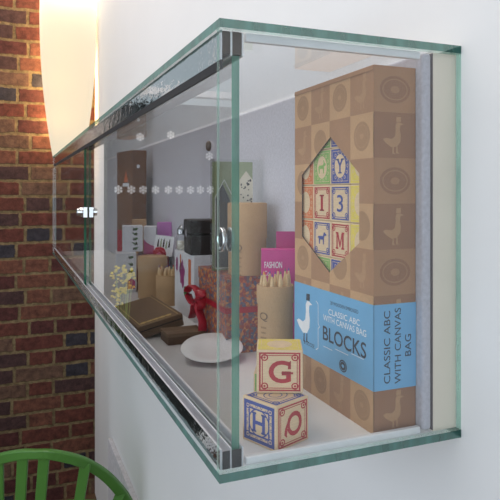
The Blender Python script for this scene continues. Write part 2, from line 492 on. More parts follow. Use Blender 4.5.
# ------------------------------------------------------------------ the room
RX0, RY0, RZ1 = -3.6, -3.2, 3.6
def room():
    b = MB(); b.box((RX0 - .2, RY0 - .2, -.1), (.2, BRICK_Y + .25, 0)); struct('floor', b, M_floor)
    b = MB(); b.box((RX0 - .2, RY0 - .2, RZ1), (.2, BRICK_Y + .25, RZ1 + .1)); struct('ceiling', b, M_ceil)
    b = MB(); b.box((0, RY0 - .2, 0), (.2, BRICK_Y, RZ1)); struct('wall_right', b, M_wall)
    # brick wall at the far end with a window opening beyond the left edge of the picture
    wx0, wx1, wz0, wz1 = -2.3, -0.529, 0.12, 3.0
    b = MB()
    y0, y1 = BRICK_Y, BRICK_Y + .25
    b.box((wx1, y0, 0), (.2, y1, RZ1)); b.box((RX0 - .2, y0, 0), (wx0, y1, RZ1))
    b.box((wx0, y0, 0), (wx1, y1, wz0)); b.box((wx0, y0, wz1), (wx1, y1, RZ1))
    struct('wall_far', b, M_brick)
    w = MB()
    for a, c in (((wx0, y0 - .01, wz0), (wx0 + .06, y0 + .1, wz1)), ((wx1 - .055, y0 - .01, wz0), (wx1, y0 + .1, wz1)),
                 ((wx0, y0 - .01, wz0), (wx1, y0 + .1, wz0 + .06)), ((wx0, y0 - .01, wz1 - .06), (wx1, y0 + .1, wz1)),
                 ((-1.45, y0, wz0), (-1.41, y0 + .08, wz1)), ((wx0, y0, 2.35), (wx1, y0 + .08, 2.39))):
        w.box(a, c)
    wo = struct('window_1', w, M_trim)
    g = MB(); g.box((wx0 + .05, y0 + .045, wz0 + .05), (wx1 - .05, y0 + .051, wz1 - .05)); g.build('pane', M_window, wo)
    # left wall and back wall with the shop's big windows
    def wall_with_window(axis, c0, c1, lo, hi, a0, a1, z0, z1, name, wname):
        b = MB()
        def bx(u0, u1, za, zb):
            if axis == 'x': b.box((c0, u0, za), (c1, u1, zb))
            else: b.box((u0, c0, za), (u1, c1, zb))
        bx(lo, a0, 0, RZ1); bx(a1, hi, 0, RZ1); bx(a0, a1, 0, z0); bx(a0, a1, z1, RZ1)
        struct(name, b, M_wall2)
        w = MB(); m = (c0 + c1) / 2
        def fx(u0, u1, za, zb):
            if axis == 'x': w.box((m - .04, u0, za), (m + .04, u1, zb))
            else: w.box((u0, m - .04, za), (u1, m + .04, zb))
        fx(a0, a0 + .06, z0, z1); fx(a1 - .06, a1, z0, z1); fx(a0, a1, z0, z0 + .06); fx(a0, a1, z1 - .06, z1)
        for k in (1, 2): fx(a0 + (a1 - a0) * k / 3 - .03, a0 + (a1 - a0) * k / 3 + .03, z0, z1)
        wo = struct(wname, w, M_trim)
        g = MB()
        if axis == 'x': g.box((m - .003, a0, z0), (m + .003, a1, z1))
        else: g.box((a0, m - .003, z0), (a1, m + .003, z1))
        g.build('pane', M_window, wo)
    wall_with_window('x', RX0 - .2, RX0, RY0 - .2, BRICK_Y, -2.6, 1.9, .5, 3.2, 'wall_left', 'window_2')
    wall_with_window('y', RY0 - .2, RY0, RX0, 0, -3.2, -.5, .4, 3.2, 'wall_back', 'window_3')
    # low white board fixed along the foot of the white wall
    b = MB(); b.box((-.021, .7, 0), (-.0002, 2.40, .565)); struct('trim_1', b, [M_pale], bevel=.003)
    # building across the street, seen only mirrored in the glass
    b = MB(); b.box((-6, 7.0, -.2), (3, 7.3, 2.9)); struct('wall_street', b, M_facade)
    b = MB(); b.box((-6, BRICK_Y + .3, -.12), (3, 6.99, -.02)); struct('floor_street', b, M_street)
room()

# ------------------------------------------------------------------ glass display cabinet on the white wall
cab = thing('display_cabinet', 'long frameless glass display cabinet with sliding doors fixed to the white wall', 'display cabinet', (0, 0, ZB))
def cabinet():
    T = .0085
    H = ZT + T - ZB                                           # overall height
    zi0, zi1 = T, ZT - ZB                                     # inner faces
    def B(name, a, c, mats, caps=None, parent=cab, **kw):
        b = MB(); b.box(a, c, 0, None, caps); return b.build(name, mats, parent, **kw)
    B('base_slab', (-D, 0, 0), (-.0004, LEN, T), [M_glass, M_edge_s], (0, 0, 1, 1, 1, 1))
    B('top_slab', (-D, 0, zi1), (-.0004, LEN, H), [M_glass, M_edge_s], (0, 0, 1, 1, 1, 1))
    B('end_panel', (-D, .0004, zi0), (-.0004, .0080, zi1), [M_glass, M_edge_c], (1, 1, 0, 1, 0, 1))
    B('end_panel', (-D, LEN - .008, zi0), (-.0004, LEN - .0004, zi1), [M_glass, M_edge_c], (1, 1, 0, 1, 0, 1))
    # white-cream backboard and the grey padded fabric panel in front of it
    B('backboard', (-.0318, .0085, zi0), (-.0006, LEN - .0085, zi1), M_back)
    fp = B('fabric_panel', (-.0450, .0090, zi0 + .0012), (-.0330, LEN - .0090, zi1 - .0005), M_fabric, bevel=.004, seg=3)
    B('fabric_seam', (-.0329, .0088, zi0 + .0012), (-.0319, LEN - .0090, zi1 - .0005), M_fabedge, parent=fp)
    B('shelf_liner', (-.2525, .0150, zi0), (-.0453, LEN - .012, zi0 + .0010), M_liner)
    # clear-white corner strips along the near end
    B('corner_strip', (-.2535, .0084, zi0), (-.0490, .0145, zi0 + .0075), M_acryl, bevel=.001)
    B('corner_strip', (-.2535, .0084, zi1 - .0085), (-.0490, .0150, zi1), M_acryl, bevel=.001)
    # top track: polished fascia, dark lip, brown filling with pale rails
    t = MB(); t.box((-.2797, .0084, zi1 - .028), (-.2780, LEN - .009, zi1)); tr = t.build('top_track', M_ripple, cab)
    B('track_lip', (-.2795, .0090, zi1 - .0370), (-.2772, LEN - .009, zi1 - .0281), M_seal, parent=tr)
    b = MB()
    for x0, x1 in ((-.2777, -.2697), (-.2675, -.2580)): b.box((x0, .0090, zi1 - .022), (x1, LEN - .009, zi1 - .0005))
    b.build('track_filling', M_brown, tr)
    b = MB(); b.box((-.2695, .0086, zi1 - .0235), (-.2677, LEN - .009, zi1 - .0005)); b.box((-.2578, .0086, zi1 - .0235), (-.2562, LEN - .009, zi1 - .0005))
    b.build('track_rail', M_acryl, tr)
    # bottom track: three fins on a base
    t = MB()
    t.box((-.2797, .0092, zi0), (-.2560, LEN - .009, zi0 + .006))
    t.box((-.2797, .0092, zi0 + .006), (-.2779, LEN - .009, zi0 + .019))
    t.box((-.2697, .0092, zi0 + .006), (-.2682, LEN - .009, zi0 + .019))
    t.box((-.2578, .0092, zi0 + .006), (-.2560, LEN - .009, zi0 + .019))
    bt = t.build('bottom_track', M_satin, cab)
    t = MB(); t.box((-.28005, .0092, zi0 + .0002), (-.2798, LEN - .009, zi0 + .0188)); t.build('track_face', M_ripple, bt)
    b = MB(); b.box((-.2776, .0085, zi0), (-.2700, .0091, zi0 + .017)); b.box((-.2680, .0085, zi0), (-.2582, .0091, zi0 + .017)); b.build('end_plug', M_seal, bt)
    # doors
    d1 = B('sliding_door', (-.2767, 1.14, zi0 + .0065), (-.2705, LEN - .012, zi1 - .0225), [M_dglass, M_edge_d], (1, 1, 1, 0, 1, 0))
    d2 = B('sliding_door', (-.2670, .0125, zi0 + .0065), (-.2590, 1.170, zi1 - .0225), [M_dglass, M_edge], (1, 1, 1, 0, 1, 0))
    d2['label'] = 'near sliding glass door with a chrome finger pull'
    d1['label'] = 'far sliding glass door with a chrome lock on its edge'
    # finger pull on the near door
    zc = EYE - .047 - ZB
    b = MB(); mx = frame((-.2671, .0425, zc), (0, -1, 0), (0, 0, 1))
    b.lathe([(.0075, 0), (.0122, 0), (.0126, .0012), (.0118, .0022), (.0095, .0016), (.0075, .0006)], 36, 0, mx)
    mx2 = frame((-.2589, .0425, zc), (0, 1, 0), (0, 0, 1))
    b.lathe([(.0075, 0), (.0122, 0), (.0126, .0012), (.0118, .0022), (.0095, .0016), (.0075, .0006)], 36, 0, mx2)
    b.build('finger_pull', M_chrome, d2)
    b = MB(); mx = frame((-.2671, .0790, EYE + .050 - ZB), (0, -1, 0), (0, 0, 1))  # small dark round disc on the near door's outer face
    b.lathe([(.0052, 0), (.0056, .002), (.0040, .0035), (.001, .0038)], 24, 0, mx); b.build('dark_disc', M_brown, d2)
    # chrome push lock clamped on the far door's near edge
    zl = EYE - .052 - ZB
    b = MB()
    b.box((-.2800, 1.128, zl - .014), (-.2770, 1.180, zl + .014)); b.box((-.2702, 1.128, zl - .014), (-.2692, 1.175, zl + .014)); b.box((-.2800, 1.1275, zl - .014), (-.2692, 1.1385, zl + .014))
    lk = b.build('lock', M_chrome, d1, bevel=.002)
    b = MB(); mx = frame((-.2800, 1.158, zl), (0, -1, 0), (0, 0, 1))
    b.lathe([(.013, 0), (.013, .006), (.010, .008), (.010, .013), (.009, .014)], 28, 0, mx); b.build('lock_barrel', M_chrome, lk)
    b = MB(); mx = frame((-.2941, 1.158, zl), (0, -1, 0), (0, 0, 1)); b.box((-.0015, -.006, 0), (.0015, .006, .0006), 0, mx); b.build('keyhole', M_black, lk)
cabinet()

# ------------------------------------------------------------------ the big carton of alphabet blocks
BX0, BX1, BY0, BY1 = -.1002, -.0457, .0211, .2128
BH = .3998
def big_carton():
    t = thing('block_carton', 'tall kraft carton with blue band reading BLOCKS and a six-sided window', 'box', (BX0, BY0, ZF))
    W, Dp, h = BY1 - BY0, BX1 - BX0, BH
    e = EYE - ZF                                               # eye height above the carton's foot
    c = .0011
    # front face frame: x runs from the near edge... left to right as seen = +y -> 0 ; use local x = far->near
    FR = frame((0, W, 0), (0, -1, 0), (0, 0, 1))               # normal -> -x
    SR = frame((0, 0, 0), (1, 0, 0), (0, 0, 1))                # normal -> -y
    hexa = [(W - (BYv), zz) for BYv, zz in ((.1706, e + .0242), (.1706, e - .0578), (.0965, e - .0977), (.0289, e - .0562), (.0289, e + .0219), (.0941, e + .0686))]
    # front panel with the hole: fill between the rectangle and the hexagon
    m = MB()
    o = [(0, h), (0, 0), (hexa[2][0], 0), (W, 0), (W, h), (hexa[5][0], h)]
    for z, flip in ((0.0, False), (-c, True)):
        for k in range(6):
            q = [o[k], o[(k + 1) % 6], hexa[(k + 1) % 6], hexa[k]]
            p3 = [(a, b, z) for a, b in q]
            if flip: p3.reverse()
            m.add(p3, [(0, 1, 2, 3)], 0, False, FR)
    for k in range(6):
        a, b = hexa[k], hexa[(k + 1) % 6]
        m.add([(a[0], a[1], 0), (b[0], b[1], 0), (b[0], b[1], -c), (a[0], a[1], -c)], [(0, 1, 2, 3)], 2, False, FR)
    # printed pattern of the front: dark squares, ovals and geese
    rows = 8; ch = h / rows; cwid = W / 4
    def inside_hex(x, y, grow=0.0):
        s = None
        n = 6
        for k in range(n):
            a, b = hexa[k], hexa[(k + 1) % n]
            cr = (b[0] - a[0]) * (y - a[1]) - (b[1] - a[1]) * (x - a[0])
            if cr < -grow * math.hypot(b[0] - a[0], b[1] - a[1]): return False
        return True
    def clip_out(poly):
        """pieces of a convex polygon lying outside the hexagon"""
        res = []; rest = poly
        for k in range(6):
            a, b = hexa[k], hexa[(k + 1) % 6]
            def side(p): return (b[0] - a[0]) * (p[1] - a[1]) - (b[1] - a[1]) * (p[0] - a[0])
            def clip(pl, sgn):
                outp = []
                for i in range(len(pl)):
                    p, q = pl[i], pl[(i + 1) % len(pl)]; sp, sq = side(p) * sgn, side(q) * sgn
                    if sp >= 0: outp.append(p)
                    if sp * sq < 0:
                        tt = sp / (sp - sq); outp.append((p[0] + (q[0] - p[0]) * tt, p[1] + (q[1] - p[1]) * tt))
                return outp
            if len(rest) < 3: break
            o_ = clip(rest, -1)
            if len(o_) >= 3: res.append(o_)
            rest = clip(rest, 1)
        return res
    for r in range(rows):
        for k in range(4):
            x0, x1 = k * cwid, (k + 1) * cwid; y1 = h - r * ch; y0 = y1 - ch
            cx, cy = (x0 + x1) / 2, (y0 + y1) / 2
            dark = (r + k) % 2 == 1
            if dark:
                for pl in clip_out([(x0, y0), (x1, y0), (x1, y1), (x0, y1)]): fpoly(m, FR, pl, 1, .00008)
            # motif, cut where it meets the window
            cells = []
            if dark:
                s = .0277
                cells += [([(cx + a * s * 1.3, cy - .27 * s + b * s) for a, b in GOOSE], 3)]
                for L in LEGS + [HAT]: cells.append(([(cx + a * s * 1.3, cy - .27 * s + b * s) for a, b in L], 3))
                allp = [p for pl, _ in cells for p in pl]
                if not any(inside_hex(p[0], p[1], .001) for p in allp):
                    for pl, mi in cells: fpoly(m, FR, pl, mi, .00016)
            else:
                for pl in clip_out(ell(cx, cy, .0165, .0165, 24)): fpoly(m, FR, pl, 4, .00012)
                if not inside_hex(cx, cy, .012): ell_ring(m, FR, cx, cy, .0132, .0132, .0010, 3, .00018); fpoly(m, FR, ell(cx, cy, .004, .003, 12), 3, .00018)
    m.build('front_panel', [M_kr1, M_kr2, M_seal, M_kr4, M_kr5], t)

    # end panel facing the viewer
    m = MB(); m.box((0.0, 0, 0), (Dp, c, h), 0)
    for r in range(rows):
        y1 = h - r * ch; y0 = y1 - ch; cx, cy = Dp / 2, (y0 + y1) / 2
        if r % 2 == 1:
            fpoly(m, SR, [(0, y0), (Dp, y0), (Dp, y1), (0, y1)], 1, .00008)
            goose(m, SR, cx - .001, cy - .27 * .0285, .0285, 3, 3, .00016)
        else:
            fpoly(m, SR, ell(cx, cy, .020, .0150), 4, .00010); ell_ring(m, SR, cx, cy, .0165, .0118, .0012, 0, .00016); fpoly(m, SR, ell(cx, cy, .006, .004, 14), 0, .00016)
    m.build('end_panel', [M_kr2, M_kr3, M_seal, M_kr4, M_kr3], t)
    m = MB()
    m.box((c, W - c, 0), (Dp, W, h)); m.box((Dp - c, c, 0), (Dp, W - c, h)); m.box((c, c, 0), (Dp - c, W - c, c)); m.box((c, c, h - c), (Dp - c, W - c, h))
    m.box((c, c, h - .0065), (Dp - c, W - c, h - .0056))
    m.build('carton_shell', M_kr2, t)
    m = MB(); m.box((-.0003, -.0002, h - .0010), (Dp + .0002, W + .0003, h + .0006)); m.box((-.0008, .0005, h - .0052), (.0, W, h - .0010)); m.build('lid_flap', M_kr2, t, bevel=.0004)
    m = MB(); m.box((c + .001, c + .0008, c), (Dp - c - .0005, W - c - .0008, e - .1246)); m.build('inner_tray', M_kr1, t)
    # blue band
    z0, z1 = e - .2144, e - .1212
    m = MB(); m.box((-.0006, -.0006, z0), (-.0001, W + .0002, z1)); m.box((-.0006, -.0006, z0), (Dp + .0003, -.0001, z1))
    m.box((Dp + .0001, -.0006, z0), (Dp + .0003, W + .0002, z1)); m.box((-.0006, W + .0001, z0), (Dp + .0003, W + .0003, z1))
    bd = m.build('paper_band', M_blue, t)
    bd['label'] = 'sky blue paper band with lettering'
    FB = frame((-.00075, W, 0), (0, -1, 0), (0, 0, 1)); SB = frame((0, -.00075, 0), (1, 0, 0), (0, 0, 1))
    c103 = 235.9
    def fx(px, py):                                            # a spot on the front face read off the photo
        Z = c103 / (px - 8.0); Y = (Z - .6247) / .927
        return (BY1 - Y, e - (py - HOR) * Z / F)
    def word(s, p0, p1, hh, mi, bold=0.0, mb=None):
        """p0 = baseline start, p1 = baseline end (pixels)"""
        a = fx(*p0); b = fx(*p1)
        text_to(mb, s, FB, a[0], (a[1] + b[1]) / 2, b[0] - a[0], hh, mi, bold)
    m = MB()
    word('CLASSIC ABC', (329.2, 315.3), (360.6, 325.0), .0070, 0, .004, m)
    word('WITH CANVAS BAG', (323.8, 322.0), (367.0, 335.0), .0074, 0, .004, m)
    a = fx(317.2, 325)
    # curly bracket
    xs = a[0]
    zt, zbm = e - .138, e - .2005
    zm = (zt + zbm) / 2
    def seg(x0, y0, x1, y1, w=.0010): 
        dx, dy = x1 - x0, y1 - y0; L = math.hypot(dx, dy); nx, ny = -dy / L * w / 2, dx / L * w / 2
        fpoly(m, FB, [(x0 - nx, y0 - ny), (x1 - nx, y1 - ny), (x1 + nx, y1 + ny), (x0 + nx, y0 + ny)], 0)
    seg(xs - .002, zt, xs + .004, zt - .003); seg(xs + .004, zt - .003, xs + .004, zm + .003); seg(xs + .004, zm + .003, xs + .008, zm); seg(xs + .008, zm, xs + .004, zm - .003)
    seg(xs + .004, zm - .003, xs + .004, zbm + .003); seg(xs + .004, zbm + .003, xs - .002, zbm)
    for p0, p1 in (((324, 346), (333, 348.5)), ((336, 349), (349, 352.5)), ((352, 353.5), (364.5, 357))):
        a = fx(*p0); b = fx(*p1); seg(a[0], a[1], b[0], a[1], .0007)
    m.build('white_lettering', M_white, bd)
    m = MB()
    word('BLOCKS', (323.5, 341.5), (367.0, 357.0), .0178, 0, .012, m)
    m.build('title_lettering', M_navy, bd); m = MB()
    word('28 WOODEN EMBOSSED', (331.0, 305.8), (359.0, 312.2), .0042, 0, 0.0, m)
    m.build('small_lettering', M_navy, bd); m = MB()
    word('& GOOSE', (304.5, 343.5), (315.0, 348.5), .0050, 0, 0.0, m)
    m.build('goose_caption', M_navy, bd); m = MB()
    a = fx(343.6, 366.0); fpoly(m, FB, ell(a[0], a[1], .0088, .0072), 0); ell_ring(m, FB, a[0], a[1], .0070, .0056, .0006, 1, .0001); fpoly(m, FB, ell(a[0], a[1], .003, .002, 12), 1, .0001)
    m.build('printed_seal', [M_navy, M_blue], bd); m = MB()
    text_to(m, 'CLASSIC ABC', frame((0, -.00075, 0), (0, 0, 1), (-1, 0, 0)), e - .2075, -.0205, .0790, .0082, 0, .004)
    text_to(m, 'WITH CANVAS', frame((0, -.00075, 0), (0, 0, 1), (-1, 0, 0)), e - .2090, -.0345, .0830, .0082, 0, .004)
    text_to(m, 'BAG', frame((0, -.00075, 0), (0, 0, 1), (-1, 0, 0)), e - .1800, -.0480, .0240, .0082, 0, .004)
    m.build('side_lettering', M_navy, bd)
    m = MB(); a = fx(305.5, 325.0)
    goose(m, FB, a[0], a[1] - .002, .046, 0, 1)
    m.build('goose_emblem', [M_white, M_navy], bd)
    return t
carton = big_carton()

# ------------------------------------------------------------------ alphabet blocks
def slab_serifs(mb, fr, s, x, y, w, h, mi, z):
    """small slab serifs that turn the plain capitals into Clarendon-like ones"""
    t = h * .09
    def bar(xa, xb, yy): fpoly(mb, fr, [(xa, yy), (xb, yy), (xb, yy + t), (xa, yy + t)], mi, z)
    if s in 'IHY':
        if s == 'I': bar(x - w * .5, x + w * 1.5, y); bar(x - w * .5, x + w * 1.5, y + h - t)
        if s in 'HM':
            for q in (x - w * .12, x + w * .70):
                bar(q, q + w * .42, y)
            for q in (x - w * .12, x + w * .70): bar(q, q + w * .42, y + h - t)
        if s == 'Y': bar(x + w * .25, x + w * .75, y); bar(x - w * .08, x + w * .35, y + h - t); bar(x + w * .65, x + w * 1.08, y + h - t)
    if s == 'G':
        bar(x + w * .58, x + w * 1.10, y + h * .40); fpoly(mb, fr, [(x + w * .86, y + h * .62), (x + w * 1.0, y + h * .62), (x + w * 1.0, y + h), (x + w * .90, y + h * .92)], mi, z)

def block_face(root, fr, s, letter, ink, style='frame', rot=0.0, thick=.0016, lw=.42, lh=.50):
    """printed border + corner ornaments, and the letter, on one face (local square 0..s)"""
    m = MB()
    mg = s * .055
    if style == 'frame':
        ring(m, fr, mg, mg, s - mg, s - mg, thick, 0, .00012)
        ring(m, fr, mg + thick * 1.8, mg + thick * 1.8, s - mg - thick * 1.8, s - mg - thick * 1.8, thick * .5, 0, .00012)
        q = s * .13
        for sx in (0, 1):
            for sy in (0, 1):
                cx = mg + q * .9 if sx == 0 else s - mg - q * .9; cy = mg + q * .9 if sy == 0 else s - mg - q * .9
                ell_ring(m, fr, cx, cy, q * .62, q * .62, q * .22, 0, .00016, 14); fpoly(m, fr, ell(cx, cy, q * .2, q * .2, 8), 0, .00016)
    else:                                                      # solid colour face with a pale medallion
        fpoly(m, fr, [(mg * .6, mg * .6), (s - mg * .6, mg * .6), (s - mg * .6, s - mg * .6), (mg * .6, s - mg * .6)], 0, .00010)
        rr = s * .30
        for i in range(14):
            a = 2 * PI * i / 14
            ell_ring(m, fr, s / 2 + s * .385 * math.cos(a) * (1 if abs(math.cos(a)) < .8 else .98), s / 2 + s * .385 * math.sin(a), s * .048, s * .048, s * .016, 1, .00016, 10)
        ring(m, fr, mg * 1.6, mg * 1.6, s - mg * 1.6, s - mg * 1.6, s * .012, 1, .00018)
        fpoly(m, fr, ell(s / 2, s / 2, rr * .95, rr * 1.08, 28), 1, .00020)
    m.build('printed_border', [ink, M_wood], root)
    if letter:
        m = MB(); w, h = s * lw, s * lh
        if rot:
            c = frame((0, 0, 0), (math.cos(rot), math.sin(rot), 0), (-math.sin(rot), math.cos(rot), 0))
            f2 = fr @ Matrix.Translation((s / 2, s / 2, 0)) @ c @ Matrix.Translation((-s / 2, -s / 2, 0))
        else: f2 = fr
        x, y = s / 2 - w / 2, s / 2 - h / 2
        if letter == 'horse':
            H_ = [(-.30, .08), (-.33, -.02), (-.28, -.02), (-.24, .04), (-.22, -.34), (-.16, -.34), (-.13, -.08), (.08, -.08), (.10, -.34), (.16, -.34), (.17, .02), (.20, .14), (.34, .16), (.36, .22), (.22, .34), (.16, .34), (.08, .12), (-.20, .12)]
            fpoly(m, f2, [(s / 2 + a * w, s / 2 + b * h * 1.1) for a, b in H_], 0, .00030)
        elif letter == 'goat':
            H_ = [(-.34, .02), (-.30, -.34), (-.22, -.34), (-.18, -.08), (.10, -.08), (.13, -.34), (.21, -.34), (.22, .06), (.36, .10), (.36, .20), (.26, .26), (.16, .42), (.12, .40), (.18, .24), (.08, .12), (-.26, .12)]
            fpoly(m, f2, [(s / 2 + a * w, s / 2 + b * h * 1.1) for a, b in H_], 0, .00030)
        elif letter == 'M':
            q = h * .10
            L_ = [(0, 0), (.30, 0), (.30, .1), (.22, .1), (.22, .72), (.46, .12), (.54, .12), (.74, .72), (.74, .1), (.66, .1), (.66, 0), (1, 0), (1, .1), (.93, .1), (.93, .9), (1, .9), (1, 1), (.72, 1), (.51, .38), (.29, 1), (0, 1), (0, .9), (.08, .9), (.08, .1), (0, .1)]
            fpoly(m, f2, [(x + a * w, y + b * h) for a, b in L_], 0, .00030)
        else:
            text_to(m, letter, f2, x, y, w, h, 0, .004 if letter in 'M3' else .022, .00030); slab_serifs(m, f2, letter, x, y, w, h, 0, .00030)
        m.build('letter', ink, root)

def block_body(s, root):
    m = MB(); m.box((0, 0, 0), (s, s, s)); return m.build('block', M_wood, root, bevel=.0012, seg=2)

# blocks behind the carton's window : 4 columns x 4 rows (bottom row rests on the inner tray)
def window_blocks():
    s = .0446; pitch = .0448; base = EYE - .2616 + (.2616 - .1246)
    colours = {'o': M_orange, 'g': M_green, 'y': M_yellow, 'b': M_bluei, 'r': M_red}
    names = {'o': 'orange', 'g': 'green', 'y': 'yellow', 'b': 'blue', 'r': 'red'}
    spec = [  # rows from the bottom; columns from the near end
        [('y', 'solid', None, 'yellow block at the lower right corner of the carton window'), ('b', 'solid', None, 'blue-faced block just below the letter M in the carton window'),
         ('g', 'solid', None, 'green-faced block just below the horse block in the carton window'), ('o', 'solid', None, 'orange block at the lower left corner of the carton window')],
        [('y', 'solid', None, 'yellow block just right of the letter M in the carton window'), ('r', 'frame', 'M', 'wooden block with red letter M in the carton window'),
         ('b', 'frame', 'horse', 'wooden block with a blue horse picture in the carton window'), ('o', 'solid', None, 'orange block left of the horse block in the carton window')],
        [('y', 'solid', None, 'yellow block right of the number 3 in the carton window'), ('b', 'frame', '3', 'wooden block with blue number 3 in the carton window'),
         ('r', 'frame', 'I', 'wooden block with red letter I in the carton window'), ('o', 'solid', None, 'orange block left of the letter I in the carton window')],
        [('y', 'solid', None, 'yellow block at the upper right corner of the carton window'), ('b', 'solid', 'Y', 'blue-faced block with letter Y at the top of the carton window'),
         ('g', 'solid', 'goat', 'green-faced block with animal picture at the top of the carton window'), ('o', 'solid', None, 'orange block at the upper left corner of the carton window')]]
    spec.append([None, ('b', 'solid', None, 'blue block right at the top point of the carton window'), ('g', 'solid', None, 'green block left of the top point of the carton window'), None])
    for r in range(5):
        for k in range(4):
            if spec[r][k] is None: continue
            ink, st, let, lab = spec[r][k]
            y0 = .0316 + k * pitch; z0 = base + r * (s + .0003)
            t = thing('alphabet_block', lab, 'toy block', (BX0 + .0040, y0, z0), 0, 'blocks inside the carton')
            block_body(s, t)
            fr = frame((0, s, 0), (0, -1, 0), (0, 0, 1))
            block_face(t, fr, s, let, colours[ink], st, lw={'I': .13, 'M': .44, '3': .32, 'Y': .36, 'horse': .74, 'goat': .60}.get(let, .55), lh=.46 if let not in ('Y',) else .40)
window_blocks()

def loose_blocks():
    s = .0465
    # lower block with H and Q, near edge towards the viewer
    x, y = pxz(276.4, .600)
    rz = -YAW + math.radians(44)
    t = thing('alphabet_block', 'wooden block with blue H and red Q standing on its base near the glass corner', 'toy block', (x, y, ZF), rz, 'loose blocks at the near end')
    t.scale = (1.07, 1.07, 1)
    block_body(s, t)
    # local: x to the right-back, y to the left-back
    block_face(t, frame((0, s, 0), (0, -1, 0), (0, 0, 1)), s, 'H', M_bluei, 'frame', thick=.0036, lw=.36, lh=.44)
    block_face(t, frame((0, 0, 0), (1, 0, 0), (0, 0, 1)), s, 'Q', M_red, 'frame', rot=-PI / 2, lw=.54, lh=.54)
    block_face(t, frame((0, 0, s), (1, 0, 0), (0, 1, 0)), s, None, M_bluei, 'frame', thick=.0022)
    m = MB(); fr = frame((0, 0, s), (1, 0, 0), (0, 1, 0)); ell_ring(m, fr, s / 2, s / 2, s * .28, s * .24, s * .02, 0, .0002); ell_ring(m, fr, s / 2, s / 2, s * .16, s * .14, s * .02, 0, .0002); m.build('picture', M_bluei, t)
    # medallion ring round the H
    m = MB(); fr = frame((0, s, 0), (0, -1, 0), (0, 0, 1)); ell_ring(m, fr, s / 2, s / 2, s * .31, s * .31, s * .028, 0, .0002)
    for i in range(16):
        a = 2 * PI * (i + .5) / 16; ell_ring(m, fr, s / 2 + s * .36 * math.cos(a), s / 2 + s * .36 * math.sin(a), s * .035, s * .035, s * .014, 0, .0002, 8)
    m.build('scrollwork', M_bluei, t)
    # upper block with G
    x, y = pxz(256.5, .640)
    rz2 = -YAW - math.radians(2)
    t = thing('alphabet_block', 'wooden block with red letter G stacked on top of the H block', 'toy block', (x, y, ZF + s + .0004), rz2, 'loose blocks at the near end')
    t.scale = (1.07, 1.07, 1)
    block_body(s, t)
    block_face(t, frame((0, 0, 0), (1, 0, 0), (0, 0, 1)), s, 'G', M_red, 'frame', lw=.48, lh=.52)
    fr = frame((0, 0, s), (1, 0, 0), (0, 1, 0)); block_face(t, fr, s, None, M_yellow, 'solid')
    m = MB(); f2 = frame((0, 0, 0), (0, 0, 1), (0, 1, 0)); f2 = frame((0, s, 0), (0, -1, 0), (0, 0, 1))
    block_face(t, f2, s, None, M_yellow, 'solid')
    # third block behind, mostly hidden, green
    x, y = pxz(253.6, .715)
    t = thing('alphabet_block', 'block with a green face, mostly hidden behind the G and H blocks', 'toy block', (x, y, ZF), -YAW - math.radians(6), 'loose blocks at the near end')
    block_body(s, t)
    block_face(t, frame((0, s, 0), (0, -1, 0), (0, 0, 1)), s, None, M_green, 'solid')
    block_face(t, frame((0, 0, 0), (1, 0, 0), (0, 0, 1)), s, None, M_green, 'solid')
loose_blocks()

# ------------------------------------------------------------------ round kraft tubes, pencils
def emblem(mb, fr, x, y, s, mi=0):
    ell_ring(mb, fr, x, y, s, s * 1.15, s * .28, mi)
    fpoly(mb, fr, [(x - s * 1.1, y - s * 1.3), (x - s * .2, y - s * 1.3), (x - s * .2, y - s * 1.0), (x - s * 1.1, y - s * 1.0)], mi)
    fpoly(mb, fr, [(x + s * .2, y - s * 1.3), (x + s * 1.1, y - s * 1.3), (x + s * 1.1, y - s * 1.0), (x + s * .2, y - s * 1.0)], mi)

def curved_text(mb, R, ang, words, hh, z0):
    """lettering wrapped round a tube of radius R; ang = direction of the word's middle (local)"""
    for s, w, z in words:
        vs, fs = text_shape(s, 0.006)
        mb.add([((R + .0002) * math.cos(ang + (a - .5) * w / R), (R + .0002) * math.sin(ang + (a - .5) * w / R), z + b * hh) for a, b, c in vs], fs, 0)

def lidded_tube(px, Z, r, z0, h, lid, label, logo=None, group='kraft card tubes'):
    x, y = pxz(px, Z)
    t = thing('card_tube', label, 'tube box', (x, y, z0), 0, group)
    m = MB(); m.lathe([(r * .985, 0), (r * .985, h - lid)], 48); m.build('tube_body', M_tube, t)
    m = MB(); m.lathe([(r + .0006, h - lid), (r + .0006, h - .0015), (r - .0015, h)], 48); m.build('tube_lid', M_tube, t)
    if logo:
        ang = logo
        m = MB(); curved_text(m, r, ang, [('Q', .014, h - lid - .022)], .013, 0)
        for i, w in enumerate((.012, .009, .012, .008, .011)):
            zz = h - lid - .032 - i * .007
            vs = [((r + .0002) * math.cos(ang + k * w / 2 / r), (r + .0002) * math.sin(ang + k * w / 2 / r), zz + q) for q in (0, .0022) for k in (-1, 1)]
            m.add(vs, [(0, 1, 3, 2)], 1)
        m.build('printed_mark', [M_kbrown, M_tube2], t)
    return t

def pencil(x, y, z, L, r, tip, lab, rx=0.0, ry=0.0, rz=0.0, parts=True, group='pencils in the near tube'):
    t = thing('pencil', lab, 'pencil', (x, y, z), rz, group)
    t.rotation_euler = (rx, ry, rz)
    m = MB(); n = 6
    m.lathe([(r, 0), (r, L - .016), (r * .30, L - .004)], n, 0, None, False); m.build('barrel', M_pencil, t)
    m = MB(); m.lathe([(r * .34, L - .0045), (r * .06, L)], n, 0, None, False); m.build('lead', tip, t)
    return t

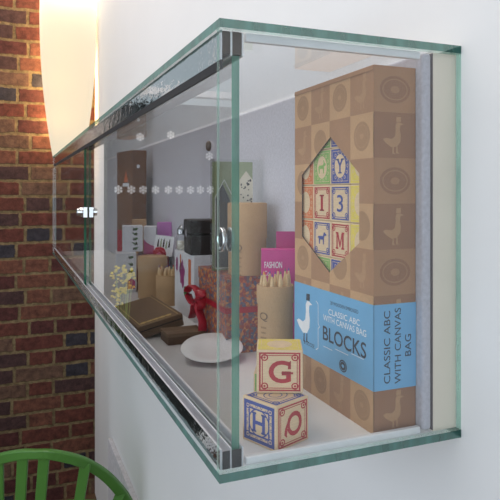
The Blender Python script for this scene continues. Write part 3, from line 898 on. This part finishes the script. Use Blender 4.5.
def pencil_tube(px, Z, r, h, seam, label, logo, npen, cone, group, plab, pen_r, pen_up):
    x, y = pxz(px, Z)
    t = thing('pencil_tube', label, 'pencil tube', (x, y, ZF), 0, 'pencil tubes')
    w = .0014
    m = MB()
    m.lathe([(r * .97, 0), (r * .97, h - seam)], 44); m.build('tube_body', M_tube, t)
    m = MB()
    n = 44
    prof = [(r + .0006, h - seam), (r + .0006, h - .0006), (r, h), (r - w, h), (r - w, h - seam + .001)]
    vs = []; fs = []
    for rr, zz in prof:
        for i in range(n): vs.append((rr * math.cos(2 * PI * i / n), rr * math.sin(2 * PI * i / n), zz))
    for k in range(4):
        for i in range(n): j = (i + 1) % n; fs.append((k * n + i, k * n + j, (k + 1) * n + j, (k + 1) * n + i))
    m.add(vs, fs, 0, True); m.build('rim_band', M_tube, t)
    if logo is not None:
        m = MB(); curved_text(m, r, logo, [('Q', .015, h - seam - .024)], .013, 0)
        for i, ww in enumerate((.010, .008, .011, .007, .010, .009)):
            zz = h - seam - .034 - i * .0072
            vs = [((r + .0002) * math.cos(logo + k * ww / 2 / r), (r + .0002) * math.sin(logo + k * ww / 2 / r), zz + q) for q in (0, .0024) for k in (-1, 1)]
            m.add(vs, [(0, 1, 3, 2)], 1)
        m.build('printed_mark', [M_kbrown, M_tube2], t)
    # pencils standing in it
    k = 0
    ringn = [(0, 0)] + [((r - w - pen_r - .001) * math.cos(2 * PI * i / (npen - 1) + .3), (r - w - pen_r - .001) * math.sin(2 * PI * i / (npen - 1) + .3)) for i in range(npen - 1)]
    zb = ZF + h - seam + .0012
    for i, (dx, dy) in enumerate(ringn):
        L = seam + pen_up * (0.82 + .36 * random.random())
        pencil(x + dx * .97, y + dy * .97, zb, L, pen_r, TIPS[i % len(TIPS)], plab, 0, 0, random.random(), group=group)
    return t

lidded_tube(247.3, 1.006, .0328, ZF + .1263, .1190, .0590, 'tall lidded kraft tube standing on the mosaic-patterned gift box', -PI / 2 - .75 - .1)
pencil_tube(275.2, .865, .0262, .1290, .0255, 'kraft tube of pencils standing beside the blue-banded carton', -PI / 2 - 1.12, 11, None, 'pencils in the near tube', 'plain wooden pencil pointing up from the tube beside the blue-banded carton', .0036, .0200)
lidded_tube(152.5, 1.50, .0365, ZF, ZB * 0 + .1035, .03, 'plain kraft tube standing behind the squat pencil tube')
pencil_tube(169.5, 1.41, .0315, .0700, .0335, 'squat kraft tube of pencils standing behind the flat brown box', None, 11, None, 'pencils in the squat tube', 'plain wooden pencil pointing up from the squat tube behind the flat brown box', .0043, .0200)

# ------------------------------------------------------------------ box helper
def gift_box(name, label, cat, loc, rz, w, d, h, mat, group=None, bevel=.0008, part='box_body'):
    """local origin at the front left bottom corner: +x right, +y back"""
    t = thing(name, label, cat, loc, rz, group)
    m = MB(); m.box((0, 0, 0), (w, d, h)); m.build(part, mat, t, bevel=bevel)
    return t
FRONT = lambda: frame((0, -.00015, 0), (1, 0, 0), (0, 0, 1))
def LEFT(d): return frame((-.00015, d, 0), (0, -1, 0), (0, 0, 1))

# mosaic gift box with red ribbon and bow
def mosaic_box():
    x, y = -.1395, .383
    w, d, h = .090, .158, .1258
    t = thing('gift_box', 'orange and blue mosaic-patterned gift box tied with a red ribbon', 'gift box', (x, y, ZF), math.radians(-1.0))
    m = MB(); m.box((0, 0, 0), (w, d, h - .022)); m.build('box_body', M_mosaic, t, bevel=.001)
    m = MB(); m.box((-.0012, -.0012, h - .022), (w + .0012, d + .0012, h)); m.build('box_lid', M_mosaic, t, bevel=.001)
    r0, r1 = .066, .0755
    m = MB()
    m.box((-.0020, -.0020, r0), (w + .002, -.0013, r1)); m.box((-.0020, -.0013, r0), (-.0013, d + .0013, r1)); m.box((w + .0013, -.0013, r0), (w + .002, d + .0013, r1)); m.box((-.002, d + .0013, r0), (w + .002, d + .002, r1))
    rb = m.build('ribbon', M_ribbon, t)
    # bow on the left face
    m = MB(); yc, zc = .118, (r0 + r1) / 2
    for sgn in (-1, 1):
        loop = []
        for i in range(19):
            a = PI * 2 * i / 18
            rr = .5 * (1 - math.cos(a))
            loop.append((-.010 - .010 * rr, yc + sgn * .046 * rr, zc + .016 * math.sin(a) + .008 * rr))
        m.tube(loop, .0022, 8, 0, None, False, 3.6)
    m.tube([(-.004, yc, zc + .007), (-.016, yc, zc), (-.004, yc, zc - .007)], .0065, 8)
    for sgn, dz, L in ((-1, -.050, .030), (1, -.040, .040)):
        m.tube([(-.010, yc, zc - .002), (-.016, yc + sgn * L * .4, zc - .014), (-.012, yc + sgn * L * .8, zc + dz * .7), (-.014, yc + sgn * L, zc + dz)], .0022, 8, 0, None, False, 3.6)
    m.build('bow', M_ribbon, rb)
mosaic_box()

# magenta FASHION box with hanging flap
def fashion_box():
    x, y = pxz(261.3, .915); rz = -YAW + math.radians(-1)
    h = hz(249.5, .915) - ZF; w, d = .056, .026
    t = thing('craft_box', 'magenta card box reading FASHION with a taller hanging flap', 'box', (x, y, ZF), rz)
    m = MB(); m.box((0, 0, 0), (w, d, h)); m.build('box_body', M_pink, t, bevel=.0006)
    m = MB(); hf = hz(231.5, .94) - ZF; m.box((.0235, d + .0001, h - .05), (w + .004, d + .0016, hf)); m.build('hanging_flap', M_pink2, t)
    m = MB(); text_to(m, 'FASHION', FRONT(), .0048, h - .0285, .0270, .0098, 0, .01); text_to(m, 'Co', FRONT(), .0048, h - .0400, .0075, .0072, 0, 0)
    m.build('lettering', M_white, t)
fashion_box()

# white dish, tilted against the gift box
def dish():
    x, y = pxz(212.0, .940)
    t = MB()
    t.lathe([(.018, 0), (.020, .0), (.046, .0050), (.0490, .0066), (.0482, .0074), (.030, .0034), (.001, .0026)], 56)
    o = t.build('dish', M_china)
    o.location = (x, y, ZF + .0128); o.rotation_euler = (math.radians(13), 0, -YAW)
    tag(o, 'round white dish lying tilted in front of the mosaic gift box', 'dish')
dish()

# tall clear-fronted pack with house-shaped cloths
def clear_pack():
    x0, x1, y0, d = -.1390, -.0498, .4430, .024
    zb_ = ZF + .1265
    h = EYE + .0590 - zb_
    w = x1 - x0
    t = thing('clear_pack', 'clear-fronted pack with sage card and house-shaped cloths, standing on the mosaic gift box', 'gift pack', (x0, y0, zb_))
    m = MB(); m.box((.002, d - .006, 0), (w - .012, d - .004, h - .004)); m.build('backing_card', M_sage, t)
    m = MB(); m.box((0, 0, 0), (w, d, h)); m.build('clear_case', M_clear, t)
    FRc = frame((0, d - .0063, 0), (1, 0, 0), (0, 0, 1))
    def house(xa, xb, za, zs, zp): return [(xa, za), (xb, za), (xb, zs), ((xa + xb) / 2, zp), (xa, zs)]
    m = MB(); m.prism(house(.007, .0330, .006, h - .070, h - .044), 0, .002, 0, FRc); m.build('slate_cloth', M_slate, t)
    m = MB(); pts = house(.0062, .0390, .004, h - .066, h - .036); 
    for i in range(5):
        a, b = pts[i], pts[(i + 1) % 5]; m.tube([FRc @ Vector((a[0], a[1], .0022)), FRc @ Vector((b[0], b[1], .0022))], .0006, 6)
    m.build('white_cord', M_white, t)
    m = MB(); hp = house(.0520, .0770, h - .110, h - .036, h - .020); m.prism(hp, 0, .0015, 0, FRc)
    hc = m.build('white_cloth', M_cream, t)
    m = MB(); random.seed(3)
    for i in range(34):
        a, b = .0540 + random.random() * .0210, h - .105 + random.random() * .070
        fpoly(m, FRc, ell(a, b, .0010 + .0012 * random.random(), .0008 + .0014 * random.random(), 7), 0, .0017)
    m.build('dark_sprigs', M_black, hc)
clear_pack()

# white box with purple flowers, dark chest and jar on it
def white_flower_box():
    x, y, w, d, h = -.1190, .632, .0630, .152, .1345
    t = gift_box('gift_box', 'white box printed with purple flower and orange letters beneath the dark chest', 'gift box', (x, y, ZF), 0, w, d, h, M_whitebox)
    L = LEFT(d); m = MB()
    fpoly(m, L, [(.062 + .020 * math.cos(a) * (1 + .25 * math.sin(5 * a)), h - .046 + .028 * math.sin(a) * (1 + .2 * math.cos(5 * a))) for a in [2 * PI * i / 30 for i in range(30)]], 0)
    fpoly(m, L, ell(.020, h - .030, .010, .016, 14), 0)
    fpoly(m, L, ell(.088, h - .082, .014, .012, 14), 2)
    for xx, ya, yb in ((.045, h - .040, h - .006), (.110, h - .075, h - .010), (.120, h - .075, h - .010)):
        fpoly(m, L, [(xx, ya), (xx + .010, ya), (xx + .010, yb), (xx, yb)], 1)
    m.build('printed_pattern', [M_purple, M_orange, M_leaf], t)
    # dark chest
    c = thing('wooden_chest', 'small dark wooden chest with lid standing on the white flowered box', 'wooden box', (x - .004, y + .010, ZF + h), math.radians(-6))
    cw_, cd, chh = .058, .080, .0715
    m = MB(); m.box((0, 0, 0), (cw_, cd, chh * .58)); b = m.build('chest_body', M_darkwood, c, bevel=.001)
    m = MB(); m.box((-.0015, -.0015, chh * .60), (cw_ + .0015, cd + .0015, chh)); m.build('chest_lid', M_darkwood, c, bevel=.003)
    m = MB(); m.box((-.0028, cd * .42, chh * .5), (-.0001, cd * .55, chh * .72)); m.build('clasp', M_silver, c)
    # glass jar with silver lid
    jx, jy = -.1065, .769
    j = thing('glass_jar', 'small glass jar with silver lid beside the dark chest', 'jar', (jx, jy, ZF + h))
    m = MB(); m.lathe([(.010, 0), (.0122, .003), (.0122, .026), (.009, .031), (.009, .034)], 24); m.build('jar_body', M_jar, j)
    m = MB(); m.lathe([(.0100, .0342), (.0104, .036), (.0104, .046), (.006, .052), (.004, .056)], 24); m.build('jar_lid', M_silver, j)
    m = MB(); m.lathe([(.0095, .0015), (.0105, .004), (.0105, .020), (.006, .0205)], 20); m.build('jar_filling', M_cream, j)
white_flower_box()

# flat brown box lying in front of the tubes
def flat_box():
    def g(px, py): 
        Z = .2616 * F / (py - HOR); return Vector(pxz(px, Z) + (0,))
    w, d = .084, .215
    t = thing('gift_box', 'flat lidded brown kraft box lying tilted in front of the squat pencil tube', 'gift box', (-.2470, .534, ZF), 0)
    t.rotation_euler = (0, math.radians(-13), math.radians(2))
    m = MB(); m.box((.001, .001, 0), (w - .001, d - .001, .0125)); m.build('box_body', M_kbrown, t, bevel=.0008)
    m = MB(); m.box((.0005, .0005, .0125), (w - .0005, d - .0005, .0140)); m.build('seam_strip', M_black, t)
    m = MB(); m.box((0, 0, .0140), (w, d, .0225)); ld = m.build('box_lid', M_kbrown, t, bevel=.001)
    fr = frame((0, 0, .0227), (1, 0, 0), (0, 1, 0)); m = MB()
    random.seed(11); 
    for i in range(5):
        a = w * .10 + i * .012
        fpoly(m, fr, [(a, .014), (a + .010, .014), (a + .013, .024), (a + .003, .024)], 0)
        ell_ring(m, fr, a + .006, .019, .006, .006, .0015, 0, .0001, 12)
    ring(m, fr, .006, .006, w - .006, d - .006, .0012, 0)
    m.build('gold_print', M_gold, ld)
    # second small dark box on its right
    s = gift_box('gift_box', 'small low brown box between the flat kraft box and the white dish', 'gift box', (-.2130, .474, ZF), 0, .066, .052, .0190, M_choc)
    m = MB(); m.box((-.0008, -.0008, .0135), (.0668, .0528, .0196)); m.build('box_lid', M_kbrown, s, bevel=.0006)
flat_box()

# back left group : cartons with floral print etc.
def sprig(mb, fr, x, z0, z1, n, s, mi_leaf, mi_fig):
    for i in range(n):
        zz = z0 + (z1 - z0) * (i + .5) / n
        for sg in (-1, 1):
            a = sg * .9 + (.3 if i % 2 else -.2)
            fpoly(mb, fr, [(x + sg * s * .2 + s * .85 * math.cos(q) * math.cos(a) - s * .42 * math.sin(q) * math.sin(a) * sg, zz + s * .85 * math.cos(q) * math.sin(a) * .6 + s * .42 * math.sin(q) * math.cos(a)) for q in [2 * PI * k / 10 for k in range(10)]], mi_leaf, .0001)
        fpoly(mb, fr, ell(x + (s * .4 if i % 2 else -s * .4), zz - s * .2, s * .38, s * .32, 8), mi_fig, .0002)

def back_group():
    fz = ZF
    # dark red box that carries the upper row
    Z = 1.60
    top = hz(255.0, Z)
    x, y = pxz(137.0, Z); w = (168.5 - 137) / F * Z
    red = gift_box('gift_box', 'dark red box behind the plain kraft tube carrying the white card', 'gift box', (x, y, fz), -YAW + .12, w, .10, top - fz, M_dkred)
    # white floral carton on the floor, left of it
    Zc = 1.56
    x, y = pxz(116.5, Zc); w = (136.0 - 116.5) / F * Zc; h1 = hz(253.5, Zc) - fz
    c1 = gift_box('gift_box', 'white leaf-printed carton standing on the shelf left of the kraft tube', 'gift box', (x, y, fz), -YAW + .25, w, .10, h1, M_whitebox)
    m = MB(); sprig(m, FRONT(), w * .72, h1 * .45, h1 * .98, 3, .008, 0, 1); fpoly(m, FRONT(), [(w * .55, .01), (w * .95, .01), (w * .95, h1 * .28), (w * .75, h1 * .36), (w * .55, h1 * .28)], 2, .0001); m.build('leaf_print', [M_leaf, M_fig, M_rose], c1)
    # the same kind of carton, on top
    Zu = 1.60
    x, y = pxz(122.5, Zu); w = (142.5 - 122.5) / F * Zu; hh = hz(226.5, Zu) - (fz + h1)
    c2 = gift_box('gift_box', 'white carton with a column of green leaves, on top of the lower white carton', 'gift box', (x, y, fz + h1 + .0003), -YAW + .22, w, .07, hh, M_whitebox)
    m = MB(); sprig(m, FRONT(), w * .62, .002, hh * .98, 5, .0085, 0, 1); m.build('leaf_print', [M_leaf, M_fig], c2)
    # small red box beside it
    x, y = pxz(117.3, 1.61)
    gift_box('gift_box', 'small red box tucked left of the leaf-printed carton', 'gift box', (x, y, fz + h1 + .0003), -YAW + .2, .0125, .03, hz(231, 1.6) - (fz + h1), M_red)
    # white box with rose-coloured swirl
    x, y = pxz(143.5, 1.625); w = (156 - 143.5) / F * 1.62; h2 = hz(227.0, 1.62) - top
    b = gift_box('gift_box', 'white box with a rose-coloured swirl right of the leaf-printed carton', 'gift box', (x, y, top + .0003), -YAW + .12, w, .06, h2, M_whitebox)
    m = MB(); fpoly(m, FRONT(), [(0, h2 * .55), (w * .35, h2 * .38), (w, h2 * .25), (w, 0), (0, 0)], 0, .0001); m.build('swirl_print', M_rose, b)
    # white greeting card, leaning back slightly
    x, y = pxz(153.2, 1.575); w = (172 - 153.2) / F * 1.575; hc = .0560
    cd = thing('greeting_card', 'white card with small drawings leaning behind the red rosette', 'greeting card', (x, y, top + .0003), -YAW - .05)
    m = MB(); mx = Matrix.Rotation(math.radians(-8), 4, 'X') @ Matrix.Rotation(math.radians(6), 4, 'Y')
    m.box((0, 0, .003), (w, .0012, hc), 0, mx); m.build('card_sheet', M_white, cd)
    m = MB(); fr = mx @ frame((0, -.0002, 0), (1, 0, 0), (0, 0, 1)); random.seed(5)
    for i in range(5):
        a = .006 + i * .0075; q = hc * .40 + random.random() * .004
        fpoly(m, fr, [(a, q), (a + .005, q), (a + .0042, q + .019 + random.random() * .006), (a + .001, q + .018)], i % 2)
    m.build('drawings', [M_fig, M_sage], cd)
    # red rosette
    x, y = pxz(159.5, 1.545)
    r = thing('rosette', 'red fabric rosette on the dark red box in front of the white card', 'rosette', (x, y, top - .004))
    fr = frame((0, 0, .0135), (CF, -SF, 0), (0, 0, 1)); m = MB()
    for lay, (rad, nn, zz) in enumerate(((.0165, 9, 0), (.0115, 7, .004), (.006, 5, .008))):
        for i in range(nn):
            a = 2 * PI * i / nn + lay * .3
            c = (rad * .62 * math.cos(a), rad * .62 * math.sin(a), zz)
            mm = fr @ Matrix.Translation(c) @ Matrix.Scale(.5, 4, (0, 0, 1))
            m.lathe([(rad * .30, -.003), (rad * .48, 0), (rad * .36, .0045), (rad * .1, .006)], 10, 0, mm)
    m.build('petals', M_ribbon, r)
    m = MB(); m.lathe([(.0045, -.002), (.005, 0), (.003, .003)], 12, 0, fr @ Matrix.Translation((0, 0, .009))); m.build('centre', M_rose, r)
    # lilac box behind
    x, y = pxz(158.5, 1.655); w = .040
    gift_box('gift_box', 'lilac box peeping over the top of the white card', 'gift box', (x - .004, y, top + .0003), -YAW + .1, w, .03, hz(222.5, 1.65) - top, M_lilac)
    # small kraft box at the foot of the tall one
    # tall brown carton far back
    Zt = 1.84
    x, y = pxz(133.6, Zt); h = hz(150.0, Zt) - fz
    t = thing('tall_carton', 'tall dark brown carton standing at the far end of the cabinet', 'box', (x - .004, y, fz), math.radians(9))
    w, d = .046, .145
    M_tall = kraft('far_carton_card', (128, 88, 60))
    m = MB(); m.box((0, 0, 0), (w, d, h - .02)); m.build('box_body', M_tall, t, bevel=.001)
    m = MB(); m.box((-.0008, -.0008, h - .02), (w + .0008, d + .0008, h)); m.build('box_lid', M_tall, t, bevel=.001)
    L = LEFT(d); m = MB()
    fpoly(m, L, [(d * .46, h - .098), (d * .74, h - .098), (d * .6, h - .062)], 0, .0002); fpoly(m, L, [(d * .40, h - .112), (d * .80, h - .112), (d * .80, h - .101), (d * .40, h - .101)], 1, .0002)
    m.build('printed_badge', [M_orange, M_white], t)
    m = MB(); fpoly(m, FRONT(), ell(w * .42, h - .050, .005, .006, 14), 0, .0002); m.build('round_sticker', M_white, t)
    # low kraft box in front of it
    x, y = pxz(132.0, 1.755); w = .042
    k = gift_box('gift_box', 'low kraft box in front of the tall dark brown carton', 'gift box', (x, y, fz), -YAW + .2, w, .032, hz(219.5, 1.755) - fz, M_kr1)
back_group()

# ------------------------------------------------------------------ wall lamp on the bricks
def lamp():
    lx, ly = -.162, 2.88
    zc, k = 2.70, .119
    z0, z1 = EYE + .195, 3.42
    t = thing('wall_lamp', 'tall glowing white leaf-shaped lamp on the brick wall above the cabinet', 'lamp', (lx, ly, z0))
    n = 28; N = 40; m = MB(); vs = []; fs = []
    for i in range(N + 1):
        z = z0 + (z1 - z0) * i / N; w = .15 - k * (z - zc) ** 2
        for j in range(n):
            a = 2 * PI * j / n
            vs.append((w * math.cos(a), .062 * (w / .15) * math.sin(a), z - z0))
    for i in range(N):
        for j in range(n):
            q = (j + 1) % n; fs.append((i * n + j, i * n + q, (i + 1) * n + q, (i + 1) * n + j))
    m.add(vs, fs, 0, True); m.add(vs[:n], [tuple(reversed(range(n)))], 0); m.add(vs[-n:], [tuple(range(n))], 0)
    m.build('lamp_shade', M_lampshade, t)
    for nm, dx, dy, z, e in (('bulb', 0, 0, 2.9, 13.0),) + tuple(('back_bulb', -.05, .078, 2.15 + .2 * i, 5.0) for i in range(6)):
        l = bpy.data.lights.new(nm, 'POINT'); l.energy = e; l.color = (1.0, 0.85, 0.65) if dy == 0 else (1.0, 0.62, 0.27); l.shadow_soft_size = .03
        o = bpy.data.objects.new(nm, l); COL.objects.link(o); o.location = (lx + dx, ly + dy, z)
    m = MB(); m.box((-.05, .064, .62), (.05, BRICK_Y - ly - .0005, .90)); m.build('wall_bracket', M_trim, t, bevel=.004)
lamp()

# ------------------------------------------------------------------ green slatted chair
def chair():
    Z = 2.0
    x, y = pxz(36.0, Z)
    t = thing('armchair', 'green slatted armchair with a curved back in front of the brick wall', 'chair', (x, y, 0), -YAW)
    top = hz(452, Z)
    # arched back rail, local x right, y = away from the viewer (the seat lies beyond the back)
    ctrl = [(0, 454), (18, 454.8), (44, 461), (64, 471.5), (79, 485), (90, 500), (98, 518), (103, 540), (105, 570)]
    ctrl = [(-a, b) for a, b in reversed(ctrl[1:])] + ctrl
    C3 = []
    for a, b in ctrl:
        yy = .30 * (abs(a) / 105) ** 2.2
        C3.append(Vector(((36 + a - 250) / F * (Z + yy) - (36 - 250) / F * Z, yy, hz(b, Z + yy))))
    pts = []
    for i in range(len(C3) - 1):                                # Catmull-Rom through the control points
        p0, p1, p2, p3 = C3[max(i - 1, 0)], C3[i], C3[i + 1], C3[min(i + 2, len(C3) - 1)]
        for q in range(4):
            u = q / 4
            pts.append(.5 * ((2 * p1) + (p2 - p0) * u + (2 * p0 - 5 * p1 + 4 * p2 - p3) * u * u + (3 * p1 - p0 - 3 * p2 + p3) * u ** 3))
    pts.append(C3[-1]); n_ = len(pts)
    m = MB(); vs = []; fs = []
    for i, p in enumerate(pts):
        tg = pts[min(i + 1, n_ - 1)] - pts[max(i - 1, 0)]; tg.y = 0; tg.normalize()
        out = Vector((-tg.z, 0, tg.x)); bk = Vector((0, 1, 0))
        hh, th = .0150 + .0055 * min(1, abs(p.x) / .25), .011
        for a, b in ((-1, -1), (-1, 1), (1, 1), (1, -1)): vs.append(p + out * (a * hh) + bk * (b * th))
    for i in range(n_ - 1):
        for k in range(4):
            l = (k + 1) % 4; fs.append((i * 4 + k, (i + 1) * 4 + k, (i + 1) * 4 + l, i * 4 + l))
    fs.append((0, 1, 2, 3)); e_ = (n_ - 1) * 4; fs.append((e_ + 3, e_ + 2, e_ + 1, e_))
    m.add(vs, fs, 0, False); m.build('back_rail', M_chair, t, bevel=.005, seg=3)
    def rail_at(x): return min(pts, key=lambda p: abs(p.x - x))
    for px_ in (-87, -62, -38, -15.5, 6.5, 44.5, 72):
        x_ = px_ / F * Z; p = rail_at(x_); m = MB()
        q = Vector((x_ * .86 - .050, .075 + .5 * p.y, .445))
        wv = .0185
        a = [p + Vector((-wv, 0, 0)), p + Vector((wv, 0, 0)), q + Vector((wv * .9, 0, 0)), q + Vector((-wv * .9, 0, 0))]
        vs = [v + Vector((0, -.006, 0)) for v in a] + [v + Vector((0, .006, 0)) for v in a]
        m.add(vs, [(0, 3, 2, 1), (4, 5, 6, 7), (0, 1, 5, 4), (1, 2, 6, 5), (2, 3, 7, 6), (3, 0, 4, 7)]); m.build('back_slat', M_chair, t, bevel=.003)
    m = MB()
    m.prism([(.285 * math.cos(a), .30 + .25 * math.sin(a)) for a in [2 * PI * i / 36 for i in range(36)]], .425, .445); m.build('seat', M_chair, t, bevel=.006)
    for sx, sy in ((-1, 0), (1, 0), (-1, 1), (1, 1)):
        m = MB(); m.tube([(sx * .21, .13 + sy * .33, .424), (sx * .245, .09 + sy * .42, .0005)], [.018, .013], 12); m.build('leg', M_chair, t)
chair()

# ------------------------------------------------------------------ things seen only as mirror images in the doors
def snowflake_mesh(s):
    m = MB(); fr = frame((0, 0, 0), (1, 0, 0), (0, 0, 1))
    def bar(p, a, L, w): 
        dx, dz = math.cos(a), math.sin(a); nx, nz = -dz * w / 2, dx * w / 2
        x, z = p; c = [(x - nx, z - nz), (x + dx * L - nx, z + dz * L - nz), (x + dx * L + nx, z + dz * L + nz), (x + nx, z + nz)]
        m.add([(a_, -.0006, b_) for a_, b_ in c] + [(a_, .0002, b_) for a_, b_ in c], [(0, 1, 2, 3), (7, 6, 5, 4), (0, 4, 5, 1), (1, 5, 6, 2), (2, 6, 7, 3), (3, 7, 4, 0)])
    for i in range(6):
        a = PI / 2 + i * PI / 3
        bar((0, 0), a, s, s * .17)
        for q in (.45, .72):
            p = (math.cos(a) * s * q, math.sin(a) * s * q)
            for sg in (-1, 1): bar(p, a + sg * PI / 3, s * .36, s * .13)
    return m
def snowflakes():
    proto = None
    spots = [(px, EYE + .020) for px in (120, 133, 145, 157.6, 170.6, 181.6, 193, 203, 213)] + [(173, EYE + .36), (212, EYE + .235), (142, EYE + .34)]
    for px, z in spots:
        tn = (px - 250) / F; dx, dy = SF + tn * CF, CF - tn * SF
        t1 = (-.267 - CX) / dx; yy = CY + t1 * dy; X = -.267 - dx * (3.03 - yy) / dy
        if proto is None:
            o = proto = snowflake_mesh(.026).build('snowflake_sticker', M_white)
            tag(o, 'white snowflake sticker on the window beside the brick wall, mirrored in the cabinet door', 'sticker', 'snowflake stickers on the window')
        else:
            o = proto.copy(); COL.objects.link(o)
        o.location = (X, BRICK_Y + .0440, z)
snowflakes()

def flowers():
    fx_, fy_ = -.585, 2.40
    t = thing('flower_vase', 'yellow flowers in a tall stone vase beside the brick wall, mirrored in the far door', 'vase', (fx_, fy_, 0))
    m = MB(); m.lathe([(.05, .0005), (.07, .05), (.085, .5), (.06, .86), (.07, .92), (.06, .915), (.05, .84)], 28); m.build('vase_body', M_pot, t)
    random.seed(21)
    for i in range(12):
        a = random.random() * 2 * PI; q = .02 + .045 * random.random(); zz = 1.20 + .19 * random.random()
        m = MB(); m.tube([(0, 0, .86), (q * .4 * math.cos(a), q * .4 * math.sin(a), 1.05), (q * math.cos(a), q * math.sin(a), zz)], .0025, 6); st = m.build('stem', M_stem, t)
        m = MB()
        for k in range(8):
            d = Vector((random.gauss(0, .012), random.gauss(0, .012), random.gauss(0, .012)))
            m.lathe([(.001, -.006), (.0075, -.003), (.008, .002), (.001, .006)], 7, 0, Matrix.Translation(Vector((q * math.cos(a), q * math.sin(a), zz)) + d))
        m.build('blossom', M_flower, st)
flowers()

# ------------------------------------------------------------------ light
w = bpy.data.worlds.new('sky'); sc.world = w; w.use_nodes = True
nt = w.node_tree; bg = nt.nodes['Background']
bg.inputs[0].default_value = (0.86, 0.92, 1.0, 1); bg.inputs[1].default_value = 0.6

def area(name, loc, rot, sx, sy, power, col):
    l = bpy.data.lights.new(name, 'AREA'); l.shape = 'RECTANGLE'; l.size = sx; l.size_y = sy; l.energy = power; l.color = col
    o = bpy.data.objects.new(name, l); COL.objects.link(o); o.location = loc; o.rotation_euler = rot
    return o
area('daylight_left', (RX0 + .02, -.35, 1.85), (0, -PI / 2, 0), 2.6, 4.3, 70, (0.82, 0.90, 1.0))
area('daylight_back', (-1.85, RY0 + .02, 1.8), (PI / 2, 0, 0), 2.6, 2.7, 34, (0.82, 0.90, 1.0))
area('ceiling_light', (-.80, 1.2, RZ1 - .03), (0, 0, 0), 1.0, 2.8, 37, (1.0, 0.90, 0.85))

# ------------------------------------------------------------------ camera
cam = bpy.data.cameras.new('camera'); co = bpy.data.objects.new('camera', cam); COL.objects.link(co)
cam.sensor_width = 36.0; cam.lens = F / 500 * 36.0
cam.shift_x = 0.0; cam.shift_y = -(250 - HOR) / 500
cam.clip_start = 0.02
co.location = (CX, CY, EYE); co.rotation_euler = (PI / 2, 0, -YAW)
sc.camera = co

sc.view_settings.view_transform = 'Standard'
sc.view_settings.look = 'None'
sc.view_settings.gamma = 1.0
sc.view_settings.use_curve_mapping = False
sc.view_settings.exposure = 0.0
sc.cycles.transparent_max_bounces = 32
sc.cycles.max_bounces = 12
sc.cycles.use_denoising = True
